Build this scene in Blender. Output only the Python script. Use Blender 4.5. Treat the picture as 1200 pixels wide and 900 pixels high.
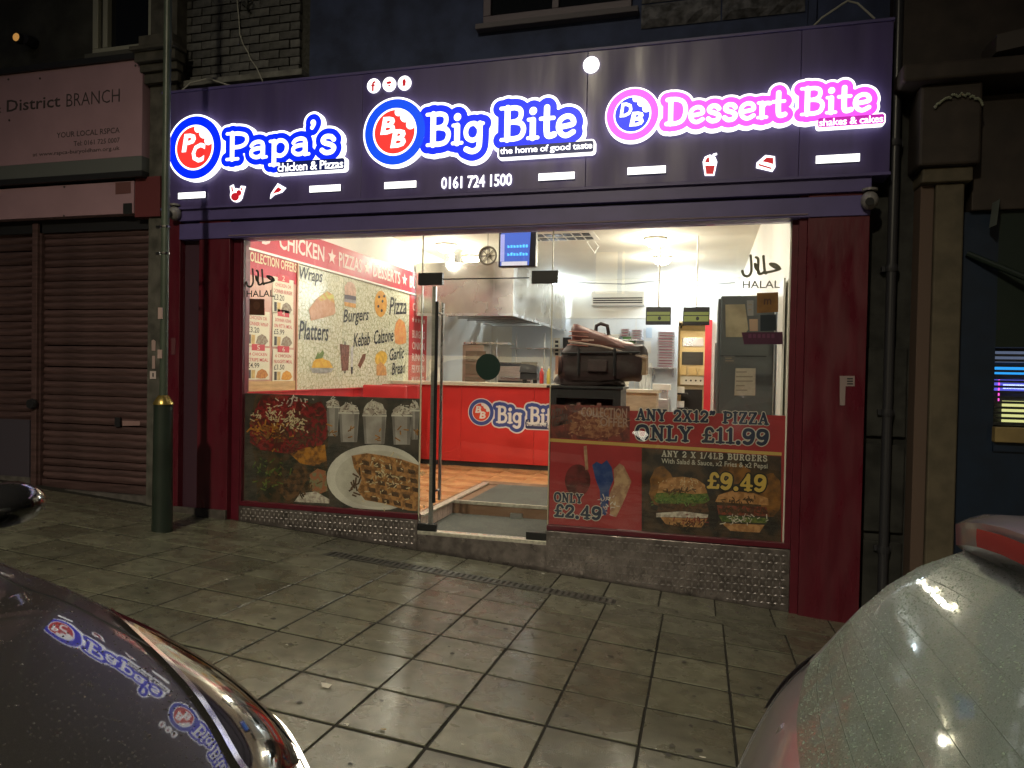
import bpy, bmesh, math, random
import numpy as np
from mathutils import Vector, Matrix
random.seed(7)
S = bpy.context.scene
for o in list(bpy.data.objects): bpy.data.objects.remove(o)
COL = S.collection
R = math.radians
# ------------------------------------------------------------------ camera
CAM = np.array([0.0, -6.0, 1.81]); YAW, PITCH, ROLL, FPX = 0.26643, -0.01777, 0.01935, 830.8
FW = np.array([-math.sin(YAW)*math.cos(PITCH), math.cos(YAW)*math.cos(PITCH), math.sin(PITCH)])
_r = np.array([math.cos(YAW), math.sin(YAW), 0.0]); _u = np.cross(_r, FW)
RT = math.cos(ROLL)*_r + math.sin(ROLL)*_u; UP = -math.sin(ROLL)*_r + math.cos(ROLL)*_u
cd = bpy.data.cameras.new('camera'); cam = bpy.data.objects.new('camera', cd); COL.objects.link(cam)
m = Matrix.Identity(4)
for i in range(3): m[i][0] = RT[i]; m[i][1] = UP[i]; m[i][2] = -FW[i]; m[i][3] = CAM[i]
cam.matrix_world = m
cd.sensor_fit = 'HORIZONTAL'; cd.sensor_width = 36; cd.lens = 36*FPX/1200; cd.clip_start = 0.05; cd.clip_end = 3000
S.camera = cam
# ------------------------------------------------------------------ night sky, dim fill sun, exposure
W = bpy.data.worlds.new('World'); S.world = W; W.use_nodes = True
wn = W.node_tree.nodes; wl = W.node_tree.links
for n in list(wn): wn.remove(n)
wo = wn.new('ShaderNodeOutputWorld'); wb = wn.new('ShaderNodeBackground'); ws = wn.new('ShaderNodeTexSky')
ws.sky_type = 'NISHITA'; ws.sun_disc = False; ws.sun_elevation = R(-4); ws.sun_rotation = R(200)
wb.inputs['Strength'].default_value = 0.12
wl.new(ws.outputs[0], wb.inputs[0]); wl.new(wb.outputs[0], wo.inputs[0])
sd = bpy.data.lights.new('night_fill', 'SUN'); sd.energy = 0.05; sd.angle = R(12); sd.color = (0.75, 0.8, 1.0)  # dim sun added as diffuse fill for the street's night glow
so = bpy.data.objects.new('night_fill', sd); COL.objects.link(so); so.rotation_euler = (R(52), 0, R(-20))
S.view_settings.view_transform = 'Standard'; S.view_settings.look = 'None'; S.view_settings.gamma = 1
S.view_settings.exposure = 0; S.view_settings.use_curve_mapping = False
# ------------------------------------------------------------------ helpers
def ray(x, y): return FW + (x-600)/FPX*RT - (y-450)/FPX*UP
def atY(x, y, Y): d = ray(x, y); return CAM + (Y-CAM[1])/d[1]*d
def atX(x, y, X): d = ray(x, y); return CAM + (X-CAM[0])/d[0]*d
def atZ(x, y, Z): d = ray(x, y); return CAM + (Z-CAM[2])/d[2]*d
GN = np.array([.0698, .0482, 1.0])
def gz(x, y): return -.0698*x - .0482*y
def atG(x, y, h=0): d = ray(x, y); return CAM + (h-GN@CAM)/(GN@d)*d

class Frame:
    def __init__(s, o, u, v, w): s.o, s.u, s.v, s.w = (np.array(a, float) for a in (o, u, v, w))
    def p(s, a, b, c=0): return s.o + a*s.u + b*s.v + c*s.w
def FY(Y): return Frame((0, Y, 0), (1, 0, 0), (0, 0, 1), (0, -1, 0))      # faces the street
def FX(X): return Frame((X, 0, 0), (0, 1, 0), (0, 0, 1), (1, 0, 0))       # a left wall, faces right
def uv(fr, px, py):                                                        # a point of the photograph on that plane
    d = ray(px, py); n = fr.w; t = n@(fr.o-CAM)/(n@d); q = CAM+t*d-fr.o
    return float(q@fr.u), float(q@fr.v)

MATS = {}
def mat(name, col, rough=.5, metal=0, var=0, vscale=8, bump=0, bscale=60, coat=0, emit=None, es=1, col2=None, rvar=0, rnd=0, spec=.5, alpha=None, stretch=None, coords='Object', vmin=.35, vmax=.65):
    if name in MATS: return MATS[name]
    M = bpy.data.materials.new(name); M.use_nodes = True; N = M.node_tree.nodes; L = M.node_tree.links
    b = N['Principled BSDF']; c4 = (*col, 1)
    b.inputs['Base Color'].default_value = c4; b.inputs['Roughness'].default_value = rough; b.inputs['Metallic'].default_value = metal
    b.inputs['Coat Weight'].default_value = coat; b.inputs['Coat Roughness'].default_value = .05; b.inputs['Specular IOR Level'].default_value = spec
    if emit: b.inputs['Emission Color'].default_value = (*emit, 1); b.inputs['Emission Strength'].default_value = es
    if var or col2 or bump or rvar or rnd:
        tc = N.new('ShaderNodeTexCoord'); src = tc.outputs[coords]
        if stretch:
            mp = N.new('ShaderNodeMapping'); mp.inputs['Scale'].default_value = stretch; L.new(src, mp.inputs[0]); src = mp.outputs[0]
        nz = N.new('ShaderNodeTexNoise'); nz.inputs['Scale'].default_value = vscale; nz.inputs['Detail'].default_value = 5; L.new(src, nz.inputs['Vector'])
        if var or col2 or rnd:
            mx = N.new('ShaderNodeMix'); mx.data_type = 'RGBA'
            k2 = col2 if col2 else tuple(min(1, v*(1+var)) for v in col); k1 = col if col2 else tuple(v*(1-var) for v in col)
            mx.inputs[6].default_value = (*k1, 1); mx.inputs[7].default_value = (*k2, 1)
            mr = N.new('ShaderNodeMapRange'); mr.inputs[1].default_value = vmin; mr.inputs[2].default_value = vmax
            L.new(nz.outputs['Fac'], mr.inputs[0]); L.new(mr.outputs[0], mx.inputs[0]); out = mx.outputs[2]
            if rnd:
                oi = N.new('ShaderNodeObjectInfo'); m2 = N.new('ShaderNodeMapRange'); m2.inputs[3].default_value = 1-rnd; m2.inputs[4].default_value = 1+rnd
                L.new(oi.outputs['Random'], m2.inputs[0]); hs = N.new('ShaderNodeHueSaturation'); L.new(m2.outputs[0], hs.inputs['Value']); L.new(out, hs.inputs['Color']); out = hs.outputs[0]
            L.new(out, b.inputs['Base Color'])
        if rvar:
            n2 = N.new('ShaderNodeTexNoise'); n2.inputs['Scale'].default_value = vscale*.6; n2.inputs['Detail'].default_value = 6; L.new(src, n2.inputs['Vector'])
            mr = N.new('ShaderNodeMapRange'); mr.inputs[1].default_value = .35; mr.inputs[2].default_value = .65
            mr.inputs[3].default_value = max(.03, rough-rvar); mr.inputs[4].default_value = min(1, rough+rvar)
            L.new(n2.outputs['Fac'], mr.inputs[0]); L.new(mr.outputs[0], b.inputs['Roughness'])
        if bump:
            n3 = N.new('ShaderNodeTexNoise'); n3.inputs['Scale'].default_value = bscale; n3.inputs['Detail'].default_value = 4; L.new(src, n3.inputs['Vector'])
            bp = N.new('ShaderNodeBump'); bp.inputs['Strength'].default_value = bump; bp.inputs['Distance'].default_value = .01
            L.new(n3.outputs['Fac'], bp.inputs['Height']); L.new(bp.outputs[0], b.inputs['Normal'])
    MATS[name] = M; return M
def emat(name, col, s=1.0):
    return mat(name, tuple(min(.8, c) for c in col), .4, emit=col, es=s)
def glass_mat(name, tint=(1, 1, 1), refl=1.0, rough=.0):
    M = bpy.data.materials.new(name); M.use_nodes = True; N = M.node_tree.nodes; L = M.node_tree.links
    for n in list(N): N.remove(n)
    o = N.new('ShaderNodeOutputMaterial'); mx = N.new('ShaderNodeMixShader'); t = N.new('ShaderNodeBsdfTransparent'); g = N.new('ShaderNodeBsdfGlossy'); f = N.new('ShaderNodeFresnel')
    f.inputs['IOR'].default_value = 1.45; t.inputs[0].default_value = (*tint, 1); g.inputs['Roughness'].default_value = rough
    g.inputs[0].default_value = (refl, refl, refl, 1)
    L.new(f.outputs[0], mx.inputs[0]); L.new(t.outputs[0], mx.inputs[1]); L.new(g.outputs[0], mx.inputs[2]); L.new(mx.outputs[0], o.inputs[0])
    return M

class MB:
    def __init__(s): s.v = []; s.f = []
    def add(s, vs, fs):
        k = len(s.v); s.v += [tuple(map(float, q)) for q in vs]; s.f += [tuple(i+k for i in f) for f in fs]; return s
    def box(s, x0, x1, y0, y1, z0, z1):
        return s.add([(x0,y0,z0),(x1,y0,z0),(x1,y1,z0),(x0,y1,z0),(x0,y0,z1),(x1,y0,z1),(x1,y1,z1),(x0,y1,z1)], [(0,3,2,1),(4,5,6,7),(0,1,5,4),(1,2,6,5),(2,3,7,6),(3,0,4,7)])
    def hexa(s, p):   # 8 corners: bottom ring, top ring
        return s.add(p, [(0,3,2,1),(4,5,6,7),(0,1,5,4),(1,2,6,5),(2,3,7,6),(3,0,4,7)])
    def slabbox(s, fr, u0, u1, v0, v1, w0, w1):
        P = [fr.p(u0,v0,w0),fr.p(u1,v0,w0),fr.p(u1,v1,w0),fr.p(u0,v1,w0),fr.p(u0,v0,w1),fr.p(u1,v0,w1),fr.p(u1,v1,w1),fr.p(u0,v1,w1)]
        return s.hexa(P)
    def prism(s, fr, poly, w0, w1):
        n = len(poly); P = [fr.p(a,b,w0) for a,b in poly]+[fr.p(a,b,w1) for a,b in poly]
        return s.add(P, [tuple(range(n))[::-1], tuple(range(n,2*n))]+[(i,(i+1)%n,n+(i+1)%n,n+i) for i in range(n)])
    def tube(s, pts, r, n=8, cap=True):
        pts = [np.array(q, float) for q in pts]; rr = r if hasattr(r, '__len__') else [r]*len(pts); rings = []
        ref = None
        for i, q in enumerate(pts):
            t = (pts[min(i+1, len(pts)-1)]-pts[max(i-1, 0)]); t /= np.linalg.norm(t)+1e-12
            if ref is None: ref = np.array([0,0,1.]) if abs(t[2]) < .9 else np.array([1.,0,0])
            a = np.cross(t, ref); a /= np.linalg.norm(a)+1e-12; b = np.cross(a, t); ref = b
            rings.append([q+rr[i]*(math.cos(2*math.pi*k/n)*a+math.sin(2*math.pi*k/n)*b) for k in range(n)])
        V = [v for g in rings for v in g]; Fs = []
        for i in range(len(pts)-1):
            for k in range(n): Fs.append((i*n+k, i*n+(k+1)%n, (i+1)*n+(k+1)%n, (i+1)*n+k))
        if cap: Fs += [tuple(range(n))[::-1], tuple(range((len(pts)-1)*n, len(pts)*n))]
        return s.add(V, Fs)
    def lathe(s, c, prof, n=20, axis='Z'):
        V = []; Fs = []
        for (r, h) in prof:
            for k in range(n):
                a = 2*math.pi*k/n; q = (r*math.cos(a), r*math.sin(a), h)
                if axis == 'Y': q = (q[0], q[2], q[1])
                if axis == 'X': q = (q[2], q[0], q[1])
                V.append((c[0]+q[0], c[1]+q[1], c[2]+q[2]))
        for i in range(len(prof)-1):
            for k in range(n): Fs.append((i*n+k, i*n+(k+1)%n, (i+1)*n+(k+1)%n, (i+1)*n+k))
        Fs += [tuple(range(n))[::-1], tuple(range((len(prof)-1)*n, len(prof)*n))]
        return s.add(V, Fs)
    def mesh(s, name, M, smooth=None):
        me = bpy.data.meshes.new(name); me.from_pydata(s.v, [], s.f); me.update()
        if M: me.materials.append(M)
        bm = bmesh.new(); bm.from_mesh(me); bmesh.ops.recalc_face_normals(bm, faces=bm.faces); bm.to_mesh(me); bm.free()
        if smooth is not None:
            me.shade_smooth(); me.set_sharp_from_angle(angle=R(smooth))
        return me
    def build(s, name, M, parent=None, smooth=None, bevel=0):
        return link(name, s.mesh(name, M, smooth), parent, bevel)
def link(name, me, parent=None, bevel=0):
    o = bpy.data.objects.new(name, me); COL.objects.link(o)
    if parent is not None: adopt(o, parent)
    if bevel:
        b = o.modifiers.new('bevel', 'BEVEL'); b.width = bevel; b.segments = 2; b.limit_method = 'ANGLE'; b.harden_normals = False
    return o
def wloc(o): return o.location.copy() if o.type == 'EMPTY' else Vector((0,0,0))
def adopt(o, parent):
    o.parent = parent; o.matrix_parent_inverse = Matrix.Translation(-wloc(parent))
def tag(o, label, cat, group=None):
    o['label'] = label; o['category'] = cat
    if group: o['group'] = group
    return o
def thing(name, label, cat, loc=(0,0,0), group=None):
    o = bpy.data.objects.new(name, None); COL.objects.link(o); o.location = tuple(map(float, loc)); o.empty_display_size = .1
    return tag(o, label, cat, group)
def struct(o): o['kind'] = 'structure'; return o
def stuff(o): o['kind'] = 'stuff'; return o

# --- built-in font lettering fitted to a box on a plane
def font_geo(body, bold=0, shear=0, spacing=1.0):
    cu = bpy.data.curves.new('t', 'FONT'); cu.body = body; cu.size = 1; cu.offset = bold; cu.shear = shear; cu.resolution_u = 2
    cu.space_character = spacing; cu.dimensions = '2D'; cu.fill_mode = 'FRONT'
    ob = bpy.data.objects.new('t', cu); COL.objects.link(ob); dg = bpy.context.evaluated_depsgraph_get(); dg.update()
    me = bpy.data.meshes.new_from_object(ob.evaluated_get(dg))
    V = [tuple(v.co)[:2] for v in me.vertices]; Fs = [tuple(f.vertices) for f in me.polygons]
    bpy.data.objects.remove(ob); bpy.data.curves.remove(cu); bpy.data.meshes.remove(me)
    return V, Fs
def T(parent, body, fr, lb, rt, M, bold=0, shear=0, w=.002, name='lettering', spacing=1.0, rot=0, px=True):
    a = uv(fr, *lb) if px else lb; b = uv(fr, *rt) if px else rt
    V, Fs = font_geo(body, bold, shear, spacing)
    xs = [v[0] for v in V]; ys = [v[1] for v in V]; x0, x1, y0, y1 = min(xs), max(xs), min(ys), max(ys)
    cw, ch = b[0]-a[0], b[1]-a[1]
    P = []
    for (x, y) in V:
        q = ((x-x0)/(x1-x0)*cw, (y-y0)/(y1-y0)*ch)
        q = (a[0]+q[0], a[1]+q[1]+rot*q[0]); P.append(fr.p(q[0], q[1], w))
    return MB().add(P, Fs).build(name, M, parent)
def poly(parent, name, fr, pts, M, w=.001, px=True):
    P = [uv(fr, *q) for q in pts] if px else pts
    return MB().add([fr.p(a, b, w) for a, b in P], [tuple(range(len(P)))]).build(name, M, parent)
def ell(cx, cy, rx, ry, n=22, a0=0, a1=360, rot=0):
    out = []
    for i in range(n):
        t = R(a0+(a1-a0)*i/(n if a1-a0 == 360 else n-1)); x, y = rx*math.cos(t), ry*math.sin(t)
        out.append((cx+x*math.cos(rot)-y*math.sin(rot), cy+x*math.sin(rot)+y*math.cos(rot)))
    return out
# --- stroke lettering with slab serifs, filled and outlined through a distance field
def cr(pts, n=7):
    pts = [np.array(q, float) for q in pts]; out = []
    for i in range(len(pts)-1):
        p0, p1, p2, p3 = pts[max(i-1,0)], pts[i], pts[i+1], pts[min(i+2,len(pts)-1)]
        for k in range(n):
            t = k/n; out.append(.5*((2*p1)+(-p0+p2)*t+(2*p0-5*p1+4*p2-p3)*t*t+(-p0+3*p1-3*p2+p3)*t**3))
    out.append(pts[-1]); return out
h = .55
GL = {  # width, [(curved?, pen scale, points)]
 'P': (.72, [(0,1,[(.2,0),(.2,1)]),(1,.8,[(.2,.98),(.42,.98),(.64,.9),(.7,.72),(.62,.54),(.42,.46),(.22,.46)]),(0,.6,[(.02,0),(.4,0)]),(0,.6,[(.02,1),(.2,1)])]),
 'a': (.62, [(1,.8,[(.08,.46),(.16,.56),(.32,.6),(.44,.54),(.47,.4)]),(0,1,[(.46,.42),(.46,.02)]),(1,.8,[(.46,.34),(.28,.35),(.1,.28),(.08,.12),(.2,.02),(.34,.03),(.46,.14)]),(0,.6,[(.46,0),(.58,0)])]),
 'p': (.66, [(0,1,[(.16,-.32),(.16,.56)]),(1,.8,[(.18,.44),(.3,.58),(.46,.56),(.57,.4),(.55,.16),(.42,.02),(.28,.02),(.18,.12)]),(0,.6,[(.02,-.32),(.32,-.32)]),(0,.6,[(.03,.58),(.16,.58)])]),
 "'": (.2, [(1,.8,[(.04,1.2),(.06,1.12),(.0,.98)]),(0,1.1,[(.03,1.17),(.04,1.16)])]),
 's': (.52, [(1,.95,[(.44,.48),(.36,.58),(.2,.6),(.1,.5),(.14,.38),(.36,.28),(.45,.17),(.38,.03),(.2,0),(.07,.1)])]),
 'B': (.76, [(0,1,[(.2,0),(.2,1)]),(1,.8,[(.2,.98),(.44,.99),(.6,.9),(.6,.68),(.46,.56),(.24,.54)]),(1,.85,[(.4,.55),(.62,.48),(.7,.3),(.62,.08),(.42,.01),(.2,.02)]),(0,.6,[(.02,0),(.3,0)]),(0,.6,[(.0,1),(.2,1)])]),
 'i': (.34, [(0,1,[(.17,0),(.17,.56)]),(0,.6,[(.03,0),(.32,0)]),(0,.6,[(.04,.58),(.17,.58)]),(0,1.25,[(.17,.84),(.175,.85)])]),
 'g': (.64, [(1,.8,[(.48,.44),(.34,.59),(.16,.56),(.06,.38),(.1,.16),(.26,.06),(.42,.12),(.48,.24)]),(1,.95,[(.5,.58),(.5,.1),(.46,-.2),(.28,-.3),(.08,-.22)]),(0,.6,[(.5,.58),(.6,.58)])]),
 't': (.44, [(1,1,[(.2,.92),(.2,.2),(.26,.03),(.42,.06)]),(0,.65,[(.02,.58),(.4,.58)])]),
 'e': (.58, [(1,.85,[(.08,.28),(.3,.3),(.5,.36),(.46,.54),(.3,.6),(.12,.5),(.06,.28),(.14,.08),(.3,.0),(.5,.1)])]),
 'r': (.46, [(0,1,[(.16,0),(.16,.56)]),(1,.85,[(.16,.36),(.26,.54),(.42,.54)]),(0,.6,[(.02,0),(.32,0)]),(0,.6,[(.03,.58),(.16,.58)])]),
 'D': (.82, [(0,1,[(.22,0),(.22,1)]),(1,.9,[(.1,.99),(.42,.99),(.68,.84),(.76,.5),(.66,.14),(.42,.01),(.08,.01)])]),
 'A': (.8, [(0,1,[(.4,1),(.68,0)]),(0,.65,[(.4,1),(.12,0)]),(0,.6,[(.22,.32),(.58,.32)]),(0,.6,[(0,0),(.26,0)]),(0,.6,[(.52,0),(.8,0)])]),
 'N': (.84, [(0,.7,[(.16,0),(.16,1)]),(0,1,[(.16,1),(.66,0)]),(0,.7,[(.66,0),(.66,1)]),(0,.6,[(.02,0),(.3,0)]),(0,.6,[(.02,1),(.18,1)]),(0,.6,[(.54,1),(.8,1)])]),
 'Y': (.8, [(0,1,[(.12,1),(.4,.48)]),(0,.7,[(.68,1),(.4,.48)]),(0,1,[(.4,.5),(.4,0)]),(0,.6,[(0,1),(.26,1)]),(0,.6,[(.54,1),(.8,1)]),(0,.6,[(.24,0),(.56,0)])]),
 'X': (.8, [(0,1,[(.14,1),(.66,0)]),(0,.7,[(.64,1),(.16,0)]),(0,.6,[(0,0),(.28,0)]),(0,.6,[(.52,0),(.8,0)]),(0,.6,[(.02,1),(.28,1)]),(0,.6,[(.5,1),(.78,1)])]),
 'I': (.4, [(0,1,[(.2,0),(.2,1)]),(0,.6,[(.04,0),(.36,0)]),(0,.6,[(.04,1),(.36,1)])]),
 'Z': (.7, [(0,.65,[(.08,.76),(.1,1),(.6,1)]),(0,1,[(.58,.98),(.12,.02)]),(0,.65,[(.1,0),(.62,0),(.64,.26)])]),
 'O': (.86, [(1,1,[(.42,1),(.18,.9),(.08,.5),(.18,.1),(.42,0),(.66,.1),(.76,.5),(.66,.9),(.42,1)])]),
 'L': (.68, [(0,1,[(.2,0),(.2,1)]),(0,.65,[(.04,0),(.6,0),(.62,.28)]),(0,.6,[(.04,1),(.36,1)])]),
 'U': (.84, [(1,1,[(.18,1),(.18,.3),(.24,.08),(.42,0),(.6,.08),(.66,.3),(.66,1)]),(0,.6,[(.02,1),(.34,1)]),(0,.6,[(.54,1),(.8,1)])]),
 'R': (.8, [(0,1,[(.2,0),(.2,1)]),(1,.8,[(.2,.98),(.46,.98),(.62,.86),(.6,.62),(.42,.52),(.22,.52)]),(0,.9,[(.42,.5),(.66,0)]),(0,.6,[(.02,0),(.36,0)]),(0,.6,[(.02,1),(.2,1)]),(0,.6,[(.6,0),(.78,0)])]),
 'G': (.84, [(1,1,[(.68,.78),(.5,.99),(.26,.95),(.1,.7),(.1,.3),(.28,.03),(.52,.02),(.66,.16)]),(0,.9,[(.66,.4),(.66,.06)]),(0,.6,[(.48,.42),(.78,.42)])]),
 'E': (.7, [(0,1,[(.2,0),(.2,1)]),(0,.65,[(.04,1),(.58,1),(.6,.76)]),(0,.65,[(.04,0),(.6,0),(.62,.26)]),(0,.6,[(.2,.52),(.44,.52)])]),
 'S': (.66, [(1,.95,[(.56,.78),(.46,.96),(.26,.99),(.1,.86),(.12,.66),(.36,.52),(.56,.38),(.58,.16),(.42,.01),(.2,.02),(.08,.22)])]),
 '£': (.72, [(1,.9,[(.62,.8),(.5,.98),(.32,.94),(.24,.7),(.28,.4),(.22,.12),(.1,.02)]),(0,.75,[(.06,.02),(.64,.02),(.66,.2)]),(0,.6,[(.08,.48),(.5,.48)])]),
 '0': (.7, [(1,1,[(.35,1),(.14,.85),(.1,.5),(.14,.15),(.35,0),(.56,.15),(.6,.5),(.56,.85),(.35,1)])]),
 '1': (.5, [(0,1,[(.28,0),(.28,1)]),(0,.6,[(.06,0),(.48,0)]),(0,.6,[(.28,.98),(.08,.86)])]),
 '2': (.68, [(1,.95,[(.1,.74),(.16,.92),(.36,.99),(.56,.86),(.54,.6),(.3,.3),(.1,.04)]),(0,.8,[(.1,.03),(.58,.03),(.6,.22)])]),
 '4': (.74, [(0,1,[(.48,0),(.48,1)]),(0,.7,[(.48,1),(.06,.28),(.68,.28)]),(0,.6,[(.3,0),(.64,0)])]),
 '9': (.7, [(1,1,[(.58,.66),(.36,.42),(.14,.5),(.1,.74),(.2,.96),(.42,.98),(.58,.84),(.6,.5),(.5,.14),(.3,0),(.12,.08)])]),
 '.': (.3, [(0,1.35,[(.14,.03),(.145,.03)])]),
 '/': (.5, [(0,.7,[(.06,-.05),(.44,1.05)])]),
 '"': (.5, [(1,.8,[(.14,1),(.16,.86),(.08,.74)]),(1,.8,[(.36,1),(.38,.86),(.3,.74)]),(0,1.1,[(.14,.96),(.15,.96)]),(0,1.1,[(.36,.96),(.37,.96)])]),
 ' ': (.42, []), ',': (.3, [(1,.9,[(.16,.05),(.15,-.05),(.08,-.16)])]),
}
def layout(text, track=.0):
    x = 0; segs = []
    for ch in text:
        w, st = GL[ch]
        for (c, pen, pts) in st:
            P = cr(pts) if c else [np.array(q, float) for q in pts]
            for i in range(len(P)-1): segs.append((P[i][0]+x, P[i][1], P[i+1][0]+x, P[i+1][1], pen))
        x += w+track
    return segs, x-track
def segfield(X, Y, segs, pen):
    D = np.full(X.shape, 9.)
    for (x0, y0, x1, y1, k) in segs:
        r = pen*k; dx, dy = x1-x0, y1-y0; L2 = dx*dx+dy*dy+1e-12
        t = np.clip(((X-x0)*dx+(Y-y0)*dy)/L2, 0, 1); D = np.minimum(D, np.hypot(X-x0-t*dx, Y-y0-t*dy)-r)
    return D
def fillmesh(mb, Fd, x0, y0, st, fr, w1, w0=None):
    ny, nx = Fd.shape; ins = Fd < 0
    def pt(i, j, w): return fr.p(x0+i*st, y0+j*st, w)
    for j in range(ny-1):
        i = 0
        full = ins[j,:-1] & ins[j,1:] & ins[j+1,:-1] & ins[j+1,1:]; anyi = ins[j,:-1] | ins[j,1:] | ins[j+1,:-1] | ins[j+1,1:]
        while i < nx-1:
            if full[i]:
                k = i
                while k < nx-1 and full[k]: k += 1
                mb.add([pt(i,j,w1), pt(k,j,w1), pt(k,j+1,w1), pt(i,j+1,w1)], [(0,1,2,3)]); i = k; continue
            if anyi[i]:
                c = [(i,j),(i+1,j),(i+1,j+1),(i,j+1)]; out = []; cut = []
                for a in range(4):
                    (ia, ja), (ib, jb) = c[a], c[(a+1)%4]; fa, fb = Fd[ja,ia], Fd[jb,ib]
                    if fa < 0: out.append((ia, ja))
                    if (fa < 0) != (fb < 0):
                        t = fa/(fa-fb); q = (ia+(ib-ia)*t, ja+(jb-ja)*t); out.append(q); cut.append(q)
                if len(out) >= 3: mb.add([pt(a, b, w1) for a, b in out], [tuple(range(len(out)))])
                if w0 is not None and len(cut) == 2:
                    a, b = cut; mb.add([pt(*a, w1), pt(*b, w1), pt(*b, w0), pt(*a, w0)], [(0,1,2,3)])
            i += 1
    return mb
def field_part(name, fr, box, st, fn, M, parent, w1, w0=None):
    x0, y0, x1, y1 = box; xs = np.arange(x0, x1+st, st); ys = np.arange(y0, y1+st, st); X, Y = np.meshgrid(xs, ys)
    mb = fillmesh(MB(), fn(X, Y), x0, y0, st, fr, w1, w0); me = bpy.data.meshes.new(name); me.from_pydata(mb.v, [], mb.f); me.update(); me.materials.append(M)
    return link(name, me, parent)
def stroke_text(parent, text, fr, lb, rt, pen, M, out=0, Mo=None, w=.002, st=None, track=.05, name='lettering', px=True, lower=0):
    a = uv(fr, *lb) if px else lb; b = uv(fr, *rt) if px else rt
    segs, wd = layout(text, track); H = b[1]-a[1]; sx = (b[0]-a[0])/wd; sy = H
    st = st or H/26
    sg = [(x0*sx, y0*sy, x1*sx, y1*sy, k) for (x0,y0,x1,y1,k) in segs]; f2 = Frame(fr.p(a[0], a[1], 0), fr.u, fr.v, fr.w)
    mg = pen*H+out*H+.02*H; bx = (-mg, -mg-lower*H, wd*sx+mg, H+mg+.15*H)
    fn = lambda X, Y: segfield(X, Y, sg, pen*H)
    if out: field_part('outline', f2, bx, st, lambda X, Y: fn(X, Y)-out*H, Mo, parent, w)
    return field_part(name, f2, bx, st, fn, M, parent, w+(.0015 if out else 0))

# ------------------------------------------------------------------ materials
M_red = mat('red_paint', (.095,.009,.019), .38, var=.1, vscale=5, rvar=.14, bump=.12, bscale=14, stretch=(3,3,.7))
M_redframe = mat('red_frame', (.10,.009,.020), .35, var=.1, vscale=9)
M_fascia = mat('fascia_panel', (.088,.066,.205), .40, var=.12, vscale=3, rvar=.12, stretch=(2.5,1,.35))  # blue lens glare is mixed into the dark red panel colour
M_box = mat('shutter_box', (.10,.08,.24), .45, var=.1, vscale=4)  # box colour carries the same blue glare tint
M_black = mat('black_paint', (.012,.012,.014), .4)
M_dark = mat('dark_plastic', (.02,.02,.024), .45)
M_steel = mat('steel', (.55,.55,.56), .28, 1, var=.06, vscale=4, rvar=.1)
M_brush = mat('brushed_steel', (.5,.5,.5), .33, 1, var=.1, vscale=6, stretch=(1,1,14))
M_white = mat('white_paint', (.75,.74,.70), .5, var=.03, vscale=3)
M_wall = mat('wall_white', (.70,.68,.62), .6, var=.04, vscale=2)
M_ceil = mat('ceiling_white', (.72,.69,.60), .75, var=.05, vscale=1.5)
M_clad = mat('cladding', (.62,.66,.70), .25, var=.03, vscale=2)
M_chk = mat('chequer_plate', (.20,.175,.17), .36, .7, var=.3, vscale=14, rvar=.12)
M_glass = glass_mat('shop_glass', (.97,.98,.97), 1.0)
M_paper = mat('paper', (.62,.58,.48), .7, var=.08, vscale=30)
M_ink = mat('print_black', (.02,.02,.022), .5)
M_pwhite = mat('print_white', (.72,.7,.66), .5)
M_eW = emat('sign_white', (1,1,.98), 1.9); M_eB = emat('sign_blue', (.0,.018,.86), 1.15); M_eB2 = emat('sign_ring_blue', (.0,.06,.72), 1.1); M_eR = emat('sign_red', (.87,.035,.03), 1.05)
M_eP = emat('sign_pink', (.93,.09,.9), 1.1); M_eN = emat('sign_navy', (.005,.012,.10), .6); M_eDR = emat('sign_darkred', (.45,.01,.02), .9)
# ================================================================== ground
M_joint = mat('joint_dirt', (.018,.017,.013), .9, var=.4, vscale=20)
M_slab = mat('pavement_slab', (.148,.15,.108), .30, var=.24, vscale=9, rvar=.17, bump=.22, bscale=190, rnd=.24, coat=.45, coords='Generated')
M_slab.node_tree.nodes['Principled BSDF'].inputs['Coat Roughness'].default_value = .2
# slab material: mottled in world space so neighbours differ
def slab_material():
    M = M_slab; N = M.node_tree.nodes; L = M.node_tree.links
    for n in N:
        if n.type == 'TEX_COORD':
            g = N.new('ShaderNodeNewGeometry')
            for l in list(L):
                if l.from_node == n: s_ = l.to_socket; L.new(g.outputs['Position'], s_)
slab_material()
M_asph = mat('asphalt', (.045,.045,.045), .7, var=.3, vscale=40, bump=.5, bscale=200, rvar=.2)
M_kerb = mat('kerb_stone', (.2,.19,.17), .7, var=.25, vscale=12, bump=.3)
def gsheet(x0, x1, y0, y1, dz):
    return MB().add([(x0,y0,gz(x0,y0)+dz),(x1,y0,gz(x1,y0)+dz),(x1,y1,gz(x1,y1)+dz),(x0,y1,gz(x0,y1)+dz)], [(0,1,2,3)])
struct(gsheet(-300, 300, -300, -3.9, -.16).build('road', M_asph))
pav = struct(gsheet(-60, 60, -3.92, 1.2, -.0048).build('pavement', M_joint))
GX, GY, GS, GT, GTH = -1.5144, -2.8333, .4216, .4257, .0057
ct, sn = math.cos(GTH), math.sin(GTH)
tilt = Vector((0,0,1)).rotation_difference(Vector((.0698,.0482,1)).normalized()).to_matrix().to_4x4()
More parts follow.
